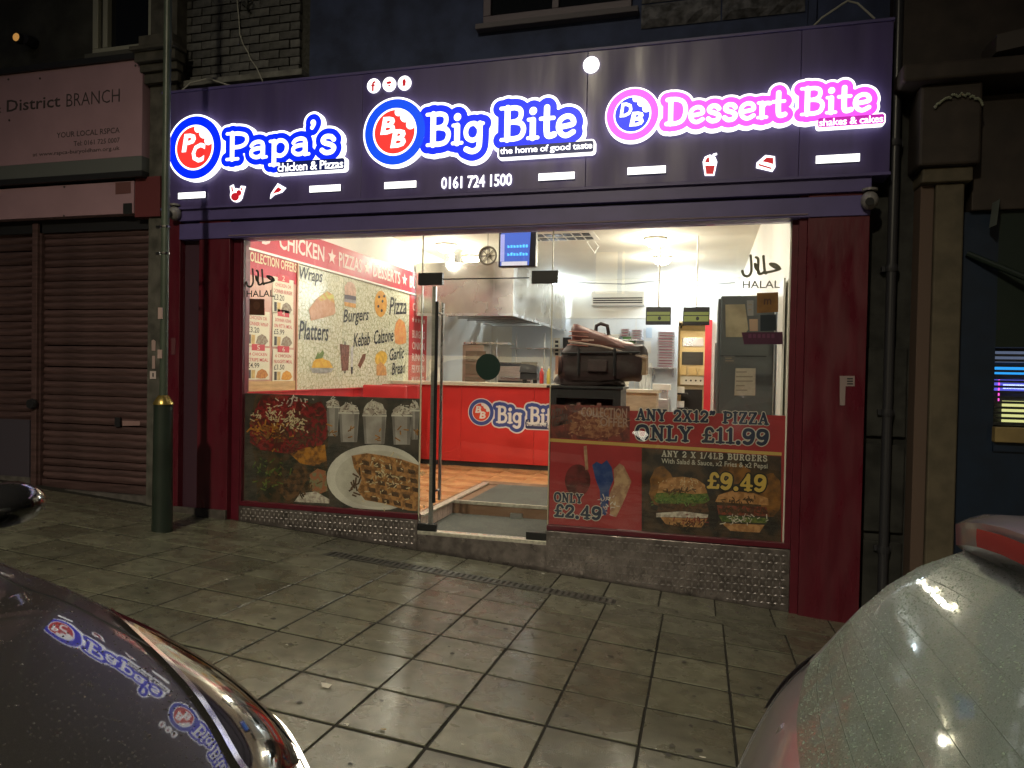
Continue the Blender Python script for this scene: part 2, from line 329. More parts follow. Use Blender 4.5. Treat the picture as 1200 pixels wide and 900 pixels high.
def slab_mesh(sx, sy, j=.011, c=.0022, th=.05):
    a, b = sx/2-j/2, sy/2-j*(.95 if th > .01 else .5); V = []
    for (k, z) in ((0,-th),(0,-c),(c,0)):
        V += [(-a+k,-b+k,z),(a-k,-b+k,z),(a-k,b-k,z),(-a+k,b-k,z)]
    Fs = [(8,9,10,11)]
    for r in (0,4):
        for k in range(4): Fs.append((r+k, r+(k+1)%4, r+4+(k+1)%4, r+4+k))
    return MB().add(V, Fs)
slab_me = [slab_mesh(GS, GT, .010+.002*i).mesh('slab', M_slab) for i in range(3)]
half_me = slab_mesh(GS, .33).mesh('slab_cut', M_slab)
def place_slab(x, y, me):
    o = bpy.data.objects.new('slab', me); COL.objects.link(o); o.parent = pav
    t = tilt.copy(); o.matrix_local = Matrix.Translation((x, y, gz(x, y)+random.uniform(-.002,.002))) @ tilt @ Matrix.Rotation(GTH+random.uniform(-.003,.003), 4, 'Z') @ Matrix.Rotation(R(random.uniform(-.25,.25)), 4, 'X') @ Matrix.Rotation(R(random.uniform(-.25,.25)), 4, 'Y')
    return o
RA = Matrix
DRAIN_J = 5    # row behind which the channel lies
for i in range(-17, 11):
    for j in range(-3, 4):
        ci, cj = (i+.5)*GS, (j+.5)*GT
        place_slab(GX+ci*ct-cj*sn, GY+ci*sn+cj*ct, random.choice(slab_me))
row_y = GY+5*GT
# fifth row, cut to meet the drain; then the row along the shop front
m5 = slab_mesh(GS, GT).mesh('slab_row', M_slab); mf = slab_mesh(GS, .48).mesh('slab_front', M_slab)
for i in range(-17, 11):
    x = GX+(i+.5)*GS
    place_slab(x-.01, GY+4.5*GT+(i+.5)*GS*sn, m5)
    place_slab(x-.06, row_y+.165+.24+(i+.5)*GS*sn, mf)
ker_me = slab_mesh(.9, .14, .006, .012, .25).mesh('kerb_stone', M_kerb)
kb = struct(gsheet(-60, 60, -4.06, -3.92, -.05).build('kerb', M_joint))
for i in range(-10, 8):
    o = bpy.data.objects.new('kerb_stone', ker_me); COL.objects.link(o); o.parent = kb; x = i*.9
    o.matrix_local = Matrix.Translation((x, -4.12, gz(x,-4.12))) @ tilt
# linear drain in front of the door
M_iron = mat('drain_iron', (.16,.16,.15), .35, .7, var=.3, vscale=20)
dx0, dx1 = -3.05, -.62
dr = thing('drain_channel', 'narrow slotted metal drain channel set in pavement before the door', 'drain', (-1.8, row_y+.055, gz(-1.8,row_y)))
def gbox(mb, x0, x1, y0, y1, a, b):
    P = [(x0,y0),(x1,y0),(x1,y1),(x0,y1)]
    return mb.hexa([(x,y,gz(x,y)+a) for x,y in P]+[(x,y,gz(x,y)+b) for x,y in P])
yy = lambda x: row_y+(x-GX)*sn
mb = MB()
for s_ in (.004, .142): 
    P = [(dx0, yy(dx0)+s_), (dx1, yy(dx1)+s_), (dx1, yy(dx1)+s_+.02), (dx0, yy(dx0)+s_+.02)]
    mb.hexa([(x,y,gz(x,y)-.06) for x,y in P]+[(x,y,gz(x,y)+.003) for x,y in P])
mb.build('channel_frame', M_iron, dr)
n = 50; mb = MB()
for k in range(n):
    x = dx0+.013+k*(dx1-dx0-.02)/n; gbox(mb, x, x+.027, yy(x)+.024, yy(x)+.142, -.02, .003)
stuff(mb.build('grate_bar', M_iron, dr))
mb = MB(); P = [(dx0, yy(dx0)+.004), (dx1, yy(dx1)+.004), (dx1, yy(dx1)+.16), (dx0, yy(dx0)+.16)]
mb.add([(x,y,gz(x,y)-.0042) for x,y in P], [(0,1,2,3)]).build('channel_bed', M_black, dr)
# asphalt/slab fill either side of the channel
for (a, b) in ((-8.6, dx0), (dx1, 3.0)):
    mb = MB(); P = [(a, yy(a)+.006), (b, yy(b)+.006), (b, yy(b)+.158), (a, yy(a)+.158)]
    mb.hexa([(x,y,gz(x,y)-.04) for x,y in P]+[(x,y,gz(x,y)-.001) for x,y in P]); adopt(mb.build('filler_strip', M_slab), pav)
mb = MB(); rg_ = random.Random(3)
for _ in range(260):
    x, y = rg_.uniform(-5.5, 2.2), rg_.uniform(-3.9, -.3); r = rg_.uniform(.006,.02); n_ = 7
    mb.add([(x+r*rg_.uniform(.7,1.2)*math.cos(6.283*k/n_), y+r*rg_.uniform(.7,1.2)*math.sin(6.283*k/n_), gz(x,y)+.0035-.0698*r*math.cos(6.283*k/n_)-.0482*r*math.sin(6.283*k/n_)) for k in range(n_)], [tuple(range(n_))])
adopt(stuff(mb.build('gum_spots', mat('gum_grey', (.07,.068,.06), .7, var=.5, vscale=3))), pav)
# litter
M_lit = mat('litter_paper', (.6,.58,.52), .8); M_leaf = mat('dead_leaf', (.28,.2,.07), .8)
def litter(px, py, s, label, M=M_lit, name='litter_scrap'):
    c = atG(px, py); n = 7; V = []
    for k in range(n):
        a = 2*math.pi*k/n; r = s*random.uniform(.55,1.1); V.append((c[0]+r*math.cos(a), c[1]+.6*r*math.sin(a), gz(c[0]+r*math.cos(a), c[1]+.6*r*math.sin(a))+.004+random.uniform(0,.5)*s))
    V.append((c[0], c[1], gz(c[0],c[1])+.006+.35*s))
    tag(MB().add(V, [(k,(k+1)%n,n) for k in range(n)]).build(name, M), label, 'litter', 'litter scraps on the pavement')
litter(382, 805, .035, 'largest white paper scrap on pavement beside dark car headlight')
litter(449, 857, .018, 'yellowish leaf scrap on slab in front of dark car', M_leaf, 'dead_leaf')
litter(406, 851, .016, 'small pale scrap left of yellowish leaf near dark car')
litter(824, 890, .02, 'white scrap on slab beside silver car at lower right')
litter(265, 681, .022, 'pale scrap on dark slabs before left red pillar')
litter(725, 711, .02, 'pale scrap just right of the drain channel end')
litter(636, 673, .018, 'thin pale scrap at the foot of the door step right corner')
litter(524, 707, .012, 'tiny white scrap on slab below drain channel')
litter(542, 874, .012, 'tiny white speck on nearest slab left of middle')
litter(336, 757, .012, 'small light scrap on slab right of dark bonnet')
# ================================================================== the takeaway shop
FLOOR, CEIL = .46, 3.71
XL, XR, YB = -4.40, .62, 8.4
shop = thing('takeaway_shop', 'red fronted takeaway shop with lit interior and glass door', 'shop', (-1.9, 0, .2))
M_tile = mat('floor_tile', (.55,.30,.13), .3, var=.15, vscale=3, rvar=.1)
M_grout = mat('floor_grout', (.22,.12,.07), .8)
# floor with the entrance pit left open
mb = MB(); b0 = FLOOR-.3
mb.box(XL, -2.52, .07, 2.1, b0, FLOOR-.004); mb.box(-1.27, XR, .07, 2.1, b0, FLOOR-.004); mb.box(XL, XR, 2.1, YB+3, b0, FLOOR-.004); mb.box(-2.52, -1.27, .9, 2.1, b0, FLOOR-.012)
fl = mb.build('shop_floor', M_grout, shop)
tm = slab_mesh(.45, .45, .006, .002, .004).mesh('floor_tile', M_tile)
for i in range(12):
    for j in range(8):
        x, y = XL+.225+i*.45, .30+j*.45
        if x > XR-.2 or (-2.74 < x < -1.05 and y < 2.3): continue
        o = bpy.data.objects.new('floor_tile', tm); COL.objects.link(o); o.location = (x, y, FLOOR-.001); o.parent = fl; o.matrix_parent_inverse = Matrix.Identity(4)
# entrance: landing, riser, nosing, mats
M_mat = mat('grey_matting', (.085,.09,.085), .9, var=.25, vscale=60, bump=.6, bscale=300)
M_nose = mat('nosing_metal', (.62,.60,.52), .4, .6, var=.2, vscale=30)
M_ptile = mat('pink_tile', (.5,.38,.33), .4, var=.2, vscale=25)
LAND = .335
mb = MB().box(-2.50, -1.29, .03, .9, .0, LAND).build('landing', M_mat, shop)
MB().box(-2.34, -1.30, .9, 2.08, FLOOR-.012, FLOOR+.006).build('entrance_mat', M_mat, shop)
MB().box(-2.50, -1.29, .885, .915, FLOOR-.02, FLOOR+.012).build('step_nosing', M_nose, shop)
MB().box(-1.86, -1.74, .84, .884, LAND+.002, LAND+.05).build('door_stop', M_brush, shop)
n = 30
for k in range(n):
    y = .06+k*(2.1-.06)/n
    MB().box(-2.545, -2.47, y+.003, y+(2.04/n)-.003, FLOOR-.001, FLOOR+.014).build('edge_tile', M_nose, shop)
for k in range(6):
    y = .05+k*.14; MB().box(-2.505, -2.492, y+.003, y+.137, LAND, FLOOR-.004).build('pit_tile', M_ptile, shop)
# ceiling, side and back walls
MB().box(XL-.2, XR+.2, -.02, YB+3.2, CEIL, CEIL+.12).build('ceiling', M_ceil, shop)
MB().box(XL-.16, XL, .0, YB+.1, b0, CEIL).build('side_wall', M_wall, shop)
MB().box(XR, XR+.16, .0, YB+3, b0, CEIL).build('side_wall', M_wall, shop)
DX0, DX1, DZ = -.54, .10, 2.87     # kitchen doorway
mb = MB().box(XL, DX0, YB, YB+.12, b0, CEIL).box(DX1, XR, YB, YB+.12, b0, CEIL).box(DX0, DX1, YB, YB+.12, DZ, CEIL); mb.build('back_wall', M_wall, shop)
cw = 1.2
for k in range(4):
    x0 = -3.95+k*.86; x1 = min(x0+.855, DX0-.03)
    MB().box(x0+.004, x1-.004, YB-.014, YB-.001, FLOOR, 2.92).build('cladding_panel', M_clad, shop)
MB().box(-4.0, DX0-.02, YB-.022, YB-.001, 2.922, 2.955).build('cladding_trim', M_white, shop)
M_doorred = mat('door_red', (.62,.02,.03), .4)
MB().box(DX0-.09, DX0, YB-.03, YB+.1, FLOOR, DZ+.06).build('door_frame', M_clad, shop)
MB().box(DX1-.13, DX1+.0, YB-.05, YB+.1, FLOOR, DZ+.02).build('door_frame', M_doorred, shop)
MB().box(XL, XR, YB+2.6, YB+2.7, b0, CEIL).build('kitchen_wall', mat('kitchen_cream', (.5,.42,.28), .5), shop)
MB().box(DX0-1.6, DX0-1.5, YB+.12, YB+2.6, b0, CEIL).build('kitchen_wall', MATS['kitchen_cream'], shop)
# facade parts (all in front of / at the glass line)
def facade_box(name, x0, x1, y0, y1, z0, z1, M, bevel=.004, parent=shop): return MB().box(x0,x1,y0,y1,z0,z1).build(name, M, parent, bevel=bevel)
def gfoot(name, x0, x1, y0, y1, z1, M, bevel=.004, parent=shop):
    P = [(x0,y0),(x1,y0),(x1,y1),(x0,y1)]
    return MB().hexa([(x,y,gz(x,y)-.02) for x,y in P]+[(x,y,z1) for x,y in P]).build(name, M, parent, bevel=bevel)
HEAD = 3.03; SOF = 3.33
gfoot('pilaster', -5.165, -5.03, -.10, .12, SOF, M_red)
gfoot('shutter_guide', -5.03, -4.81, -.03, .12, SOF, mat('guide_dark', (.05,.02,.035), .5))
gfoot('pillar', -4.81, -4.46, -.10, .14, HEAD+.22, M_red)
gfoot('shutter_guide', -4.46, -4.372, -.04, .1, HEAD+.2, M_redframe)
gfoot('pillar', .735, 1.17, -.10, .14, HEAD+.2, M_red)
gfoot('shutter_guide', .675, .735, -.075, .1, HEAD+.2, M_redframe)
gfoot('pillar_base', -5.17, -4.455, -.13, -.1, gz(-5,0)+.06, mat('base_concrete', (.07,.06,.055), .9, var=.3, vscale=14))
# shutter box and soffit mouldings over the window
facade_box('shutter_box', -5.03, 1.17, -.13, .1, HEAD+.19, SOF+.02, M_box)
facade_box('shutter_lip', -5.03, 1.17, -.115, .1, HEAD+.012, HEAD+.165, M_box)
facade_box('shutter_slot', -4.46, .735, -.06, .1, HEAD+.16, HEAD+.2, M_black, 0)
M_lip = mat('lip_metal', (.35,.27,.36), .35, .4)
MB().tube([(-4.46,-.118,HEAD+.205),(.73,-.118,HEAD+.205)], .012, 6).build('box_trim', M_lip, shop)
MB().tube([(-4.46,-.118,HEAD+.035),(.73,-.118,HEAD+.035)], .007, 6).build('box_trim', M_lip, shop)
# stall risers with chequer plate, frame and panes
WX0, DXL, DXR, WX1 = -4.372, -2.495, -1.295, .675
def riser(x0, x1, z1):
    gfoot('stall_riser', x0, x1, -.035, .07, z1, M_chk, .003)
    mb = MB(); s = .052; r = 0; z = gz(x1, 0)+.02
    while z < z1-.02:
        x = x0+.03+(r % 2)*s*.5
        while x < x1-.02:
            if z > gz(x, 0)+.02:
                d = .020 if (r % 2) else .009; e = .009 if (r % 2) else .020; y = -.0352
                mb.add([(x-d,y,z),(x,y,z-e),(x+d,y,z),(x,y,z+e),(x,y-.006,z)], [(0,1,4),(1,2,4),(2,3,4),(3,0,4)])
            x += s
        z += s*.62; r += 1
    stuff(mb.build('tread_pattern', mat('tread_worn', (.46,.42,.42), .3, .7), shop))
riser(WX0, DXL, .445); riser(DXR, WX1, .44)
gfoot('door_step', DXL, DXR, -.028, .03, LAND-.02, M_chk, .003)
MB().box(DXL, DXR, -.03, .06, LAND-.02, LAND+.012).build('threshold_plate', M_nose, shop, bevel=.003)
for (x0, x1) in ((WX0, DXL), (DXR, WX1)):
    MB().box(x0, x1, -.03, .05, .447, .49).build('window_frame', M_redframe, shop, bevel=.003)
MB().box(WX0-.0, WX0+.018, -.03, .05, .49, HEAD+.01).build('window_frame', M_redframe, shop)
MB().box(WX1-.045, WX1, -.03, .05, .49, HEAD+.01).build('window_frame', M_redframe, shop)
GT0, GT1 = -.005, .005
DOORTOP = 2.625
MB().box(WX0+.018, DXL-.004, GT0, GT1, .485, HEAD).build('window_pane', M_glass, shop)
MB().box(DXR+.004, WX1-.045, GT0, GT1, .485, HEAD).build('window_pane', M_glass, shop)
MB().box(DXL, DXR, GT0, GT1, DOORTOP+.006, HEAD).build('transom_pane', M_glass, shop)
M_seal = mat('edge_seal', (.55,.52,.38), .4)
for x in (DXL-.002, DXR+.002):
    MB().box(x-.004, x+.004, -.008, .008, .45, HEAD).build('glazing_bead', M_seal, shop)
# glass door
door = thing('glass_door', 'frameless glass shop door with long bar handles, closed', 'door', (-1.9, 0, LAND))
MB().box(DXL+.006, DXR-.006, GT0, GT1, LAND+.02, DOORTOP).build('door_glass', M_glass, door)
MB().box(DXL+.09, DXL+.125, .012, .04, LAND+.05, DOORTOP-.06).build('edge_rail', M_brush, door)
hx = -2.325
def handle(y, M, x):
    mb = MB().tube([(x,y,.62),(x,y,2.42)], .015, 10)
    for z in (.72, 2.32): mb.tube([(x,y,z),(x,0,z)], .01, 8)
    mb.build('handle', M, door, smooth=40)
handle(-.07, M_black, hx+.0); handle(.07, M_steel, hx+.0)
for (x0, x1, z0, z1) in ((-2.533,-2.30,2.575,2.685),(-1.475,-1.243,2.575,2.685),(DXL+.0,-2.32,LAND+.014,LAND+.075),(-1.48,DXR,LAND+.014,LAND+.08)):
    MB().box(x0,x1,-.022,.022,z0,z1).build('patch_fitting', M_black, door, bevel=.003)
MB().tube([(-2.40,.0,DOORTOP+.002),(-1.50,.0,DOORTOP+.002)], .006, 6).build('top_edge', M_dark, door)
G0 = FY(-.008)
st_ = tag(poly(None, 'round_sticker', G0, ell(572,430,14.5,15.5), mat('sticker_green', (.006,.03,.022), .4), .002), 'round dark green sticker on the glass door', 'sticker')
# ================================================================== fascia and illuminated signs
FYY = -.15; FA = FY(FYY)
fas = thing('fascia_board', 'long dark red glare-tinted fascia board above the takeaway window', 'sign board', (-1.96, FYY, 3.326))
xs = [-5.209, -3.05, -1.0, .65, 1.285]
for a, b in zip(xs[:-1], xs[1:]):
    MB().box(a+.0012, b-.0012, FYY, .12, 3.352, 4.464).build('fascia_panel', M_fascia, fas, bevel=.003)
MB().box(-5.215, 1.29, FYY-.012, .12, 4.466, 4.486).build('top_trim', M_box, fas)
MB().box(-5.215, 1.29, FYY-.01, .1, 3.328, 3.35).build('bottom_trim', M_box, fas)
def rbox(X, Y, x0, y0, x1, y1, r):
    cx, cy, hx, hy = (x0+x1)/2, (y0+y1)/2, (x1-x0)/2-r, (y1-y0)/2-r
    qx, qy = np.abs(X-cx)-hx, np.abs(Y-cy)-hy
    return np.hypot(np.maximum(qx,0), np.maximum(qy,0))+np.minimum(np.maximum(qx,qy),0)-r
def logo(fr, name, label, cat, cpx, rpx, text, lb, rt, tagline, tlb, trt, mono, monob, mats, depth=.05, st=.006, track=.05, pen=.097, gap=.22, rim=.31, group=None):
    Mw, Mring, Mblob, Mdisc, Mtag, Mlet = mats
    c = uv(fr, *cpx); Rr = uv(fr, cpx[0], cpx[1]-rpx)[1]-c[1]; a = uv(fr, *lb); b = uv(fr, *rt); H = b[1]-a[1]
    t0 = uv(fr, *tlb); t1 = uv(fr, *trt); o = thing(name, label, cat, fr.p(c[0], min(c[1]-Rr, t0[1]), 0), group)
    segs, wd = layout(text, track); sx = (b[0]-a[0])/wd
    sg = [(x0*sx+a[0], y0*H+a[1], x1*sx+a[0], y1*H+a[1], k) for (x0,y0,x1,y1,k) in segs]
    L = lambda X, Y: segfield(X, Y, sg, pen*H); tm_ = .22*(t1[1]-t0[1])
    tag_ = lambda X, Y: rbox(X, Y, t0[0]-tm_, t0[1]-tm_, t1[0]+tm_, t1[1]+tm_, tm_*1.6)
    circ = lambda X, Y, r: np.hypot(X-c[0], Y-c[1])-r
    bx = (c[0]-Rr-.03, min(c[1]-Rr, t0[1]-.08)-.03, max(b[0]+.2*H, t1[0]+tm_)+.25*H, max(c[1]+Rr, b[1]+.3*H)+.2*H)
    lp = lambda X, Y, d: np.minimum(L(X,Y)-d, circ(X, Y, Rr*.9) if d else 9)
    base = lambda X, Y: np.minimum(np.minimum(L(X,Y)-rim*H, circ(X,Y,Rr)), tag_(X,Y)-.03*H)
    d = depth
    field_part('backing', fr, bx, st, base, Mw, o, d, 0)
    field_part('letter_halo', fr, bx, st, lambda X, Y: np.maximum(np.minimum(L(X,Y)-gap*H, circ(X,Y,Rr*.8)), -(circ(X,Y,Rr*.93))), Mblob, o, d+.002)
    field_part('ring', fr, bx, st, lambda X, Y: circ(X,Y,Rr*.94), Mring, o, d+.004)
    field_part('disc_rim', fr, bx, st, lambda X, Y: circ(X,Y,Rr*.68), Mw, o, d+.006)
    def bite(X, Y):
        f = circ(X, Y, Rr*.625)
        for (ax, ay, r) in ((.34,.42,.17),(.12,.56,.12),(.5,.18,.14),(.56,.5,.22)): f = np.maximum(f, -(np.hypot(X-c[0]-ax*Rr, Y-c[1]-ay*Rr)-r*Rr))
        return f
    field_part('disc', fr, bx, st*.7, bite, Mdisc, o, d+.008)
    field_part('lettering', fr, bx, st*.8, L, Mlet, o, d+.006)
    field_part('tagline_plate', fr, bx, st*.8, lambda X, Y: tag_(X,Y)+tm_*.35, Mtag, o, d+.004)
    T(o, tagline, fr, t0, t1, Mlet, bold=.012, w=d+.008, px=False, spacing=.92)
    for ch, (x0,y0,x1,y1) in zip(mono, monob):
        T(o, ch, fr, (c[0]+x0*Rr, c[1]+y0*Rr), (c[0]+x1*Rr, c[1]+y1*Rr), Mlet, bold=.04, shear=.15, w=d+.011, px=False)
    return o
W6 = (M_eW, M_eB2, M_eB, M_eR, M_eN, M_eW)
logo(FA, 'illuminated_sign', 'blue Papa\'s chicken and pizzas sign with PC roundel', 'sign', (232.5,175), 38.75, "Papa's", (269.5,189), (398,149), 'chicken & Pizzas', (329.5,203.5), (406,188.5), 'PC', ((-.44,-.12,.06,.42),(-.08,-.46,.40,.12)), (M_eW, M_eB, M_eB, M_eR, M_eN, M_eW), group='lit shop signs on the fascia')
logo(FA, 'illuminated_sign', 'blue Big Bite sign in the middle of the fascia', 'sign', (465.5,157), 40.6, 'Big Bite', (503,172.5), (677,123), 'the home of good taste', (588,185.5), (695.5,168.5), 'BB', ((-.44,-.06,.02,.44),(-.12,-.46,.36,.06)), W6, group='lit shop signs on the fascia')
logo(FA, 'illuminated_sign', 'pink Dessert Bite shakes and cakes sign', 'sign', (741.8,137), 31.9, 'Dessert Bite', (779,148.5), (1020,101), 'shakes & cakes', (958.5,151), (1033,137.5), 'DB', ((-.46,-.08,.0,.44),(-.1,-.44,.42,.08)), (M_eW, M_eP, M_eP, M_eB, mat('tagline_pink', (.5,.03,.4), .4, emit=(.55,.02,.45), es=.8), M_eW), group='lit shop signs on the fascia')
for i, (x0, x1, yc) in enumerate([(211,242,229.5),(364.5,400,221.5),(452,488.5,217.3),(632,673.5,207.3),(736,780,200.3),(956,1006.5,186.8)]):
    a = uv(FA, x0, yc); b = uv(FA, x1, yc); z = .5*(a[1]+b[1]); hh = .027
    lab = ['white light bar under the Papa\'s roundel, leftmost on fascia','white light bar under the chicken and pizzas tagline','white light bar left of the lit phone number','white light bar right of the lit phone number','white light bar under the Dessert Bite roundel','white light bar under shakes and cakes, rightmost on fascia'][i]
    o = thing('light_bar', lab, 'light bar', FA.p(a[0], z-hh), 'white light bars on the fascia')
    MB().slabbox(FA, a[0], b[0], z-hh, z+hh, 0, .018).build('bar_body', M_dark, o); MB().slabbox(FA, a[0]-.002, b[0]+.002, z-hh-.002, z+hh+.002, .018, .024).build('bar_face', M_eW, o)
ph = thing('phone_number', 'lit white phone number under the Big Bite sign', 'sign', FA.p(*uv(FA,517,223)))
a = uv(FA, 517.5, 222.3); b = uv(FA, 600.5, 203.2)
T(ph, '0161 724 1500', FA, a, b, M_eW, bold=.018, w=.012, px=False, spacing=.95)
def disc_sign(px, py, r, label, marks, group='round white icons on the fascia'):
    c = uv(FA, px, py); rr = uv(FA, px, py-r)[1]-c[1]; o = thing('icon_disc', label, 'sign', FA.p(c[0], c[1]-rr), group)
    MB().prism(FA, ell(c[0], c[1], rr, rr, 28), 0, .014).build('disc_face', M_eW, o)
    for k in marks:
        if isinstance(k, str): T(o, k, FA, (c[0]-.35*rr, c[1]-.8*rr), (c[0]+.35*rr, c[1]+.6*rr), M_eDR, bold=.03, w=.017, px=False)
        else: poly(o, 'icon_mark', FA, [(c[0]+x*rr, c[1]+y*rr) for x, y in k], M_eDR, .017, px=False)
disc_sign(438.5, 101, 8.3, 'white round icon with letter f, left of three', ['f'])
disc_sign(456.7, 99.3, 8.3, 'white round icon with camera mark, middle of three', [ell(0,.18,.42,.2,10), ell(.05,-.25,.22,.12,10), [(-.4,.3),(.1,.42),(.4,.3),(.4,.2),(-.4,.2)]])
disc_sign(474.5, 97.8, 8.3, 'white round icon with ghost mark, right of three', [[(-.42,-.38),(-.2,-.28),(-.28,.1),(-.2,.42),(0,.55),(.2,.42),(.28,.1),(.2,-.28),(.42,-.38),(.15,-.42),(0,-.52),(-.15,-.42)]])
disc_sign(693, 76.5, 9.6, 'plain glowing white disc above the Dessert Bite roundel', [], None)
def icon(label, shapes, inner):
    o = None
    for k, s_ in enumerate(shapes):
        P = [uv(FA, *q) for q in s_]
        if o is None: o = thing('food_icon', label, 'sign', FA.p(*P[0]), 'small red and white food icons on the fascia')
        MB().prism(FA, P, 0, .008+.001*k).build('icon_back', M_eW, o)
    for s_ in inner: poly(o, 'icon_mark', FA, s_, M_eDR, .014)
icon('small lit chicken icon under Papa\'s', [ell(277.5,229,7.4,8.2,16), [(271,228),(270,218.5),(274,216.5),(276,226)], [(280,226),(283,218),(288,218.5),(285,229)]], [ell(276.5,231,4.8,4.8,12), ell(281,226.5,3,3.6,10), [(272.5,225),(272,219.5),(273.5,219),(274.5,225)], [(283,223),(284.2,219.5),(285.6,220),(284.6,224)]])
icon('small lit pizza slice icon under Papa\'s', [[(317,233),(318,227),(326,215),(335.5,220.5),(331,225.5),(322,228.5)]], [[(319.5,229.5),(320.5,227),(326.8,219.4),(331.5,222.6),(328,225.5),(322,227)]])
icon('small lit milkshake cup icon below Dessert Bite', [[(826,206),(824,194),(823.5,190),(826,184),(832,181.5),(838,184),(840.5,190),(839.5,194),(837,206)], [(834,183),(836,180.5),(840,179.5),(840.3,181.5),(836.8,183),(836,186)]], [[(827.6,204.5),(826.2,194.5),(837.8,194.5),(835.8,204.5)], [(826,191),(828,186),(831,184.5),(831.5,191)]])
icon('small lit cake slice icon below Dessert Bite', [[(886,197),(886.5,191),(894,184.5),(897,182),(908,183.5),(908.6,196),(905,201.5)]], [[(888.6,194.5),(904,199),(904,197),(888.6,192.3)], [(893,189.8),(898,185.2),(906,185.6),(906,193),(900,191.3)]])
# CCTV cameras
def cctv(px, py, label):
    c = atY(px, py, -.16); o = thing('security_camera', label, 'camera', c, 'small turret cameras under the fascia')
    mb = MB().lathe((c[0], c[1]-.0, c[2]+.07), [(.055,.0),(.055,.018),(.04,.022)], 18); mb.build('camera_base', mat('cam_white', (.2,.19,.19), .4), o, smooth=40)
    prof = [(.062*math.cos(R(a)), .07*math.sin(R(a))) for a in range(-80, 81, 20)]
    MB().lathe((c[0], c[1], c[2]), prof, 18).build('camera_body', mat('cam_white', (.2,.19,.19), .4), o, smooth=60)
    MB().lathe((c[0]-.01, c[1]-.062, c[2]-.02), [(.03,0),(.03,.012),(.02,.014)], 14, 'Y').build('camera_lens', M_black, o, smooth=40)
cctv(1019, 235, 'small white turret camera at right end of the fascia'); cctv(205, 250, 'small turret camera at left end of the fascia')
# ================================================================== posters on the glass
PR = FY(.014)
def noisemat(name, c1, c2, sc=40, lo=.42, hi=.58, rough=.45): return mat(name, c1, rough, col2=c2, vscale=sc, vmin=lo, vmax=hi)
def sheet(parent, fr, x0, x1, z0, z1, M, name='sheet'): return MB().slabbox(fr, x0, x1, z0, z1, -.003, 0).build(name, M, parent)
# left poster
pl = thing('window_poster', 'dark food photo poster with waffles and milkshakes in left window', 'poster', (-3.4, .014, .49))
sheet(pl, PR, -4.352, -2.503, .492, 1.545, noisemat('poster_dark', (.045,.042,.038), (.085,.07,.058), 6))
NR = noisemat('p_red', (0.272,0.020,0.024), (0.093,0.020,0.017), 22); NBr = noisemat('p_brown', (0.170,0.085,0.037), (0.051,0.031,0.020), 20); NO = noisemat('p_orange', (0.510,0.221,0.034), (0.204,0.085,0.025), 18)
NW = noisemat('p_waffle', (0.510,0.255,0.093), (0.221,0.102,0.037), 26); NC = noisemat('p_cream', (0.680,0.629,0.561), (0.408,0.340,0.306), 30); NCup = noisemat('p_cup', (0.442,0.408,0.391), (0.340,0.306,0.289), 5); ND = noisemat('p_darkbrown', (0.068,0.034,0.017), (0.119,0.060,0.031), 25)
NPl = noisemat('p_plate', (0.714,0.680,0.629), (0.578,0.544,0.510), 4); NG = noisemat('p_green', (0.051,0.102,0.025), (0.170,0.204,0.051), 30)
poly(pl, 'food_print', PR, [(300,462.5),(345,463.5),(360,470),(380,480),(386,500),(385,512),(383,535),(384,560),(386,588),(340,590),(302,588),(299,540),(295,522),(292,498)], noisemat('p_mix', (0.102,0.060,0.034), (0.034,0.034,0.024), 9), .0006)
poly(pl, 'food_print', PR, [(308,463),(345,464),(362,475),(376,470),(385,486),(384,512),(372,528),(345,533),(325,530),(305,527),(293,518),(293,495),(300,478)], NR, .001)
poly(pl, 'food_print', PR, [(340,532),(356,525),(381,521),(383,540),(368,546),(352,543)], NO, .0013)
poly(pl, 'food_print', PR, [(325,575),(345,550),(356,545),(362,556),(352,580),(338,588)], NBr, .0016)
poly(pl, 'food_print', PR, [(363,556),(372,549),(382,552),(384,575),(372,580),(363,573)], noisemat('p_salad', (0.374,0.136,0.068), (0.238,0.238,0.136), 24), .0018)
poly(pl, 'food_print', PR, [(345,588),(352,578),(370,576),(386,585),(386,590)], NC, .002)
def bits(parent, fr, c, sp, nn, size, M, w):
    mb = MB()
    for _ in range(nn):
        x = random.gauss(c[0], sp[0]); y = random.gauss(c[1], sp[1]); a = random.uniform(0, 3.14); l = size*random.uniform(.6,1.6); t = size*.3
        dx, dy = math.cos(a), math.sin(a); q = [(x-dx*l-dy*t,y-dy*l+dx*t),(x+dx*l-dy*t,y+dy*l+dx*t),(x+dx*l+dy*t,y+dy*l-dx*t),(x-dx*l+dy*t,y-dy*l-dx*t)]
        P = [uv(fr, *k) for k in q]; ww = w+random.uniform(0,.0008); mb.add([fr.p(*k, ww) for k in P], [(0,1,2,3)])
    stuff(mb.build('garnish_print', M, parent))
NS = noisemat('p_cheese', (0.714,0.612,0.408), (0.510,0.408,0.238), 40)
bits(pl, PR, (346,494), (7,6), 45, 2.2, NS, .003); bits(pl, PR, (322,490), (5,9), 26, 2.0, NS, .003); bits(pl, PR, (300,490), (3,4), 10, 2.2, NS, .003); bits(pl, PR, (340,470), (9,3), 20, 2, NC, .003)
bits(pl, PR, (315,505), (14,9), 60, 3.0, NO, .0018); bits(pl, PR, (360,500), (12,12), 60, 2.6, ND, .002); bits(pl, PR, (340,565), (18,10), 70, 2.6, NBr, .0026); bits(pl, PR, (318,550), (10,12), 30, 2.6, NG, .003); bits(pl, PR, (340,512), (18,6), 40, 2.6, ND, .0024); bits(pl, PR, (335,482), (20,8), 40, 2.4, noisemat('p_red2', (0.442,0.051,0.051), (0.204,0.017,0.020), 30), .0022)
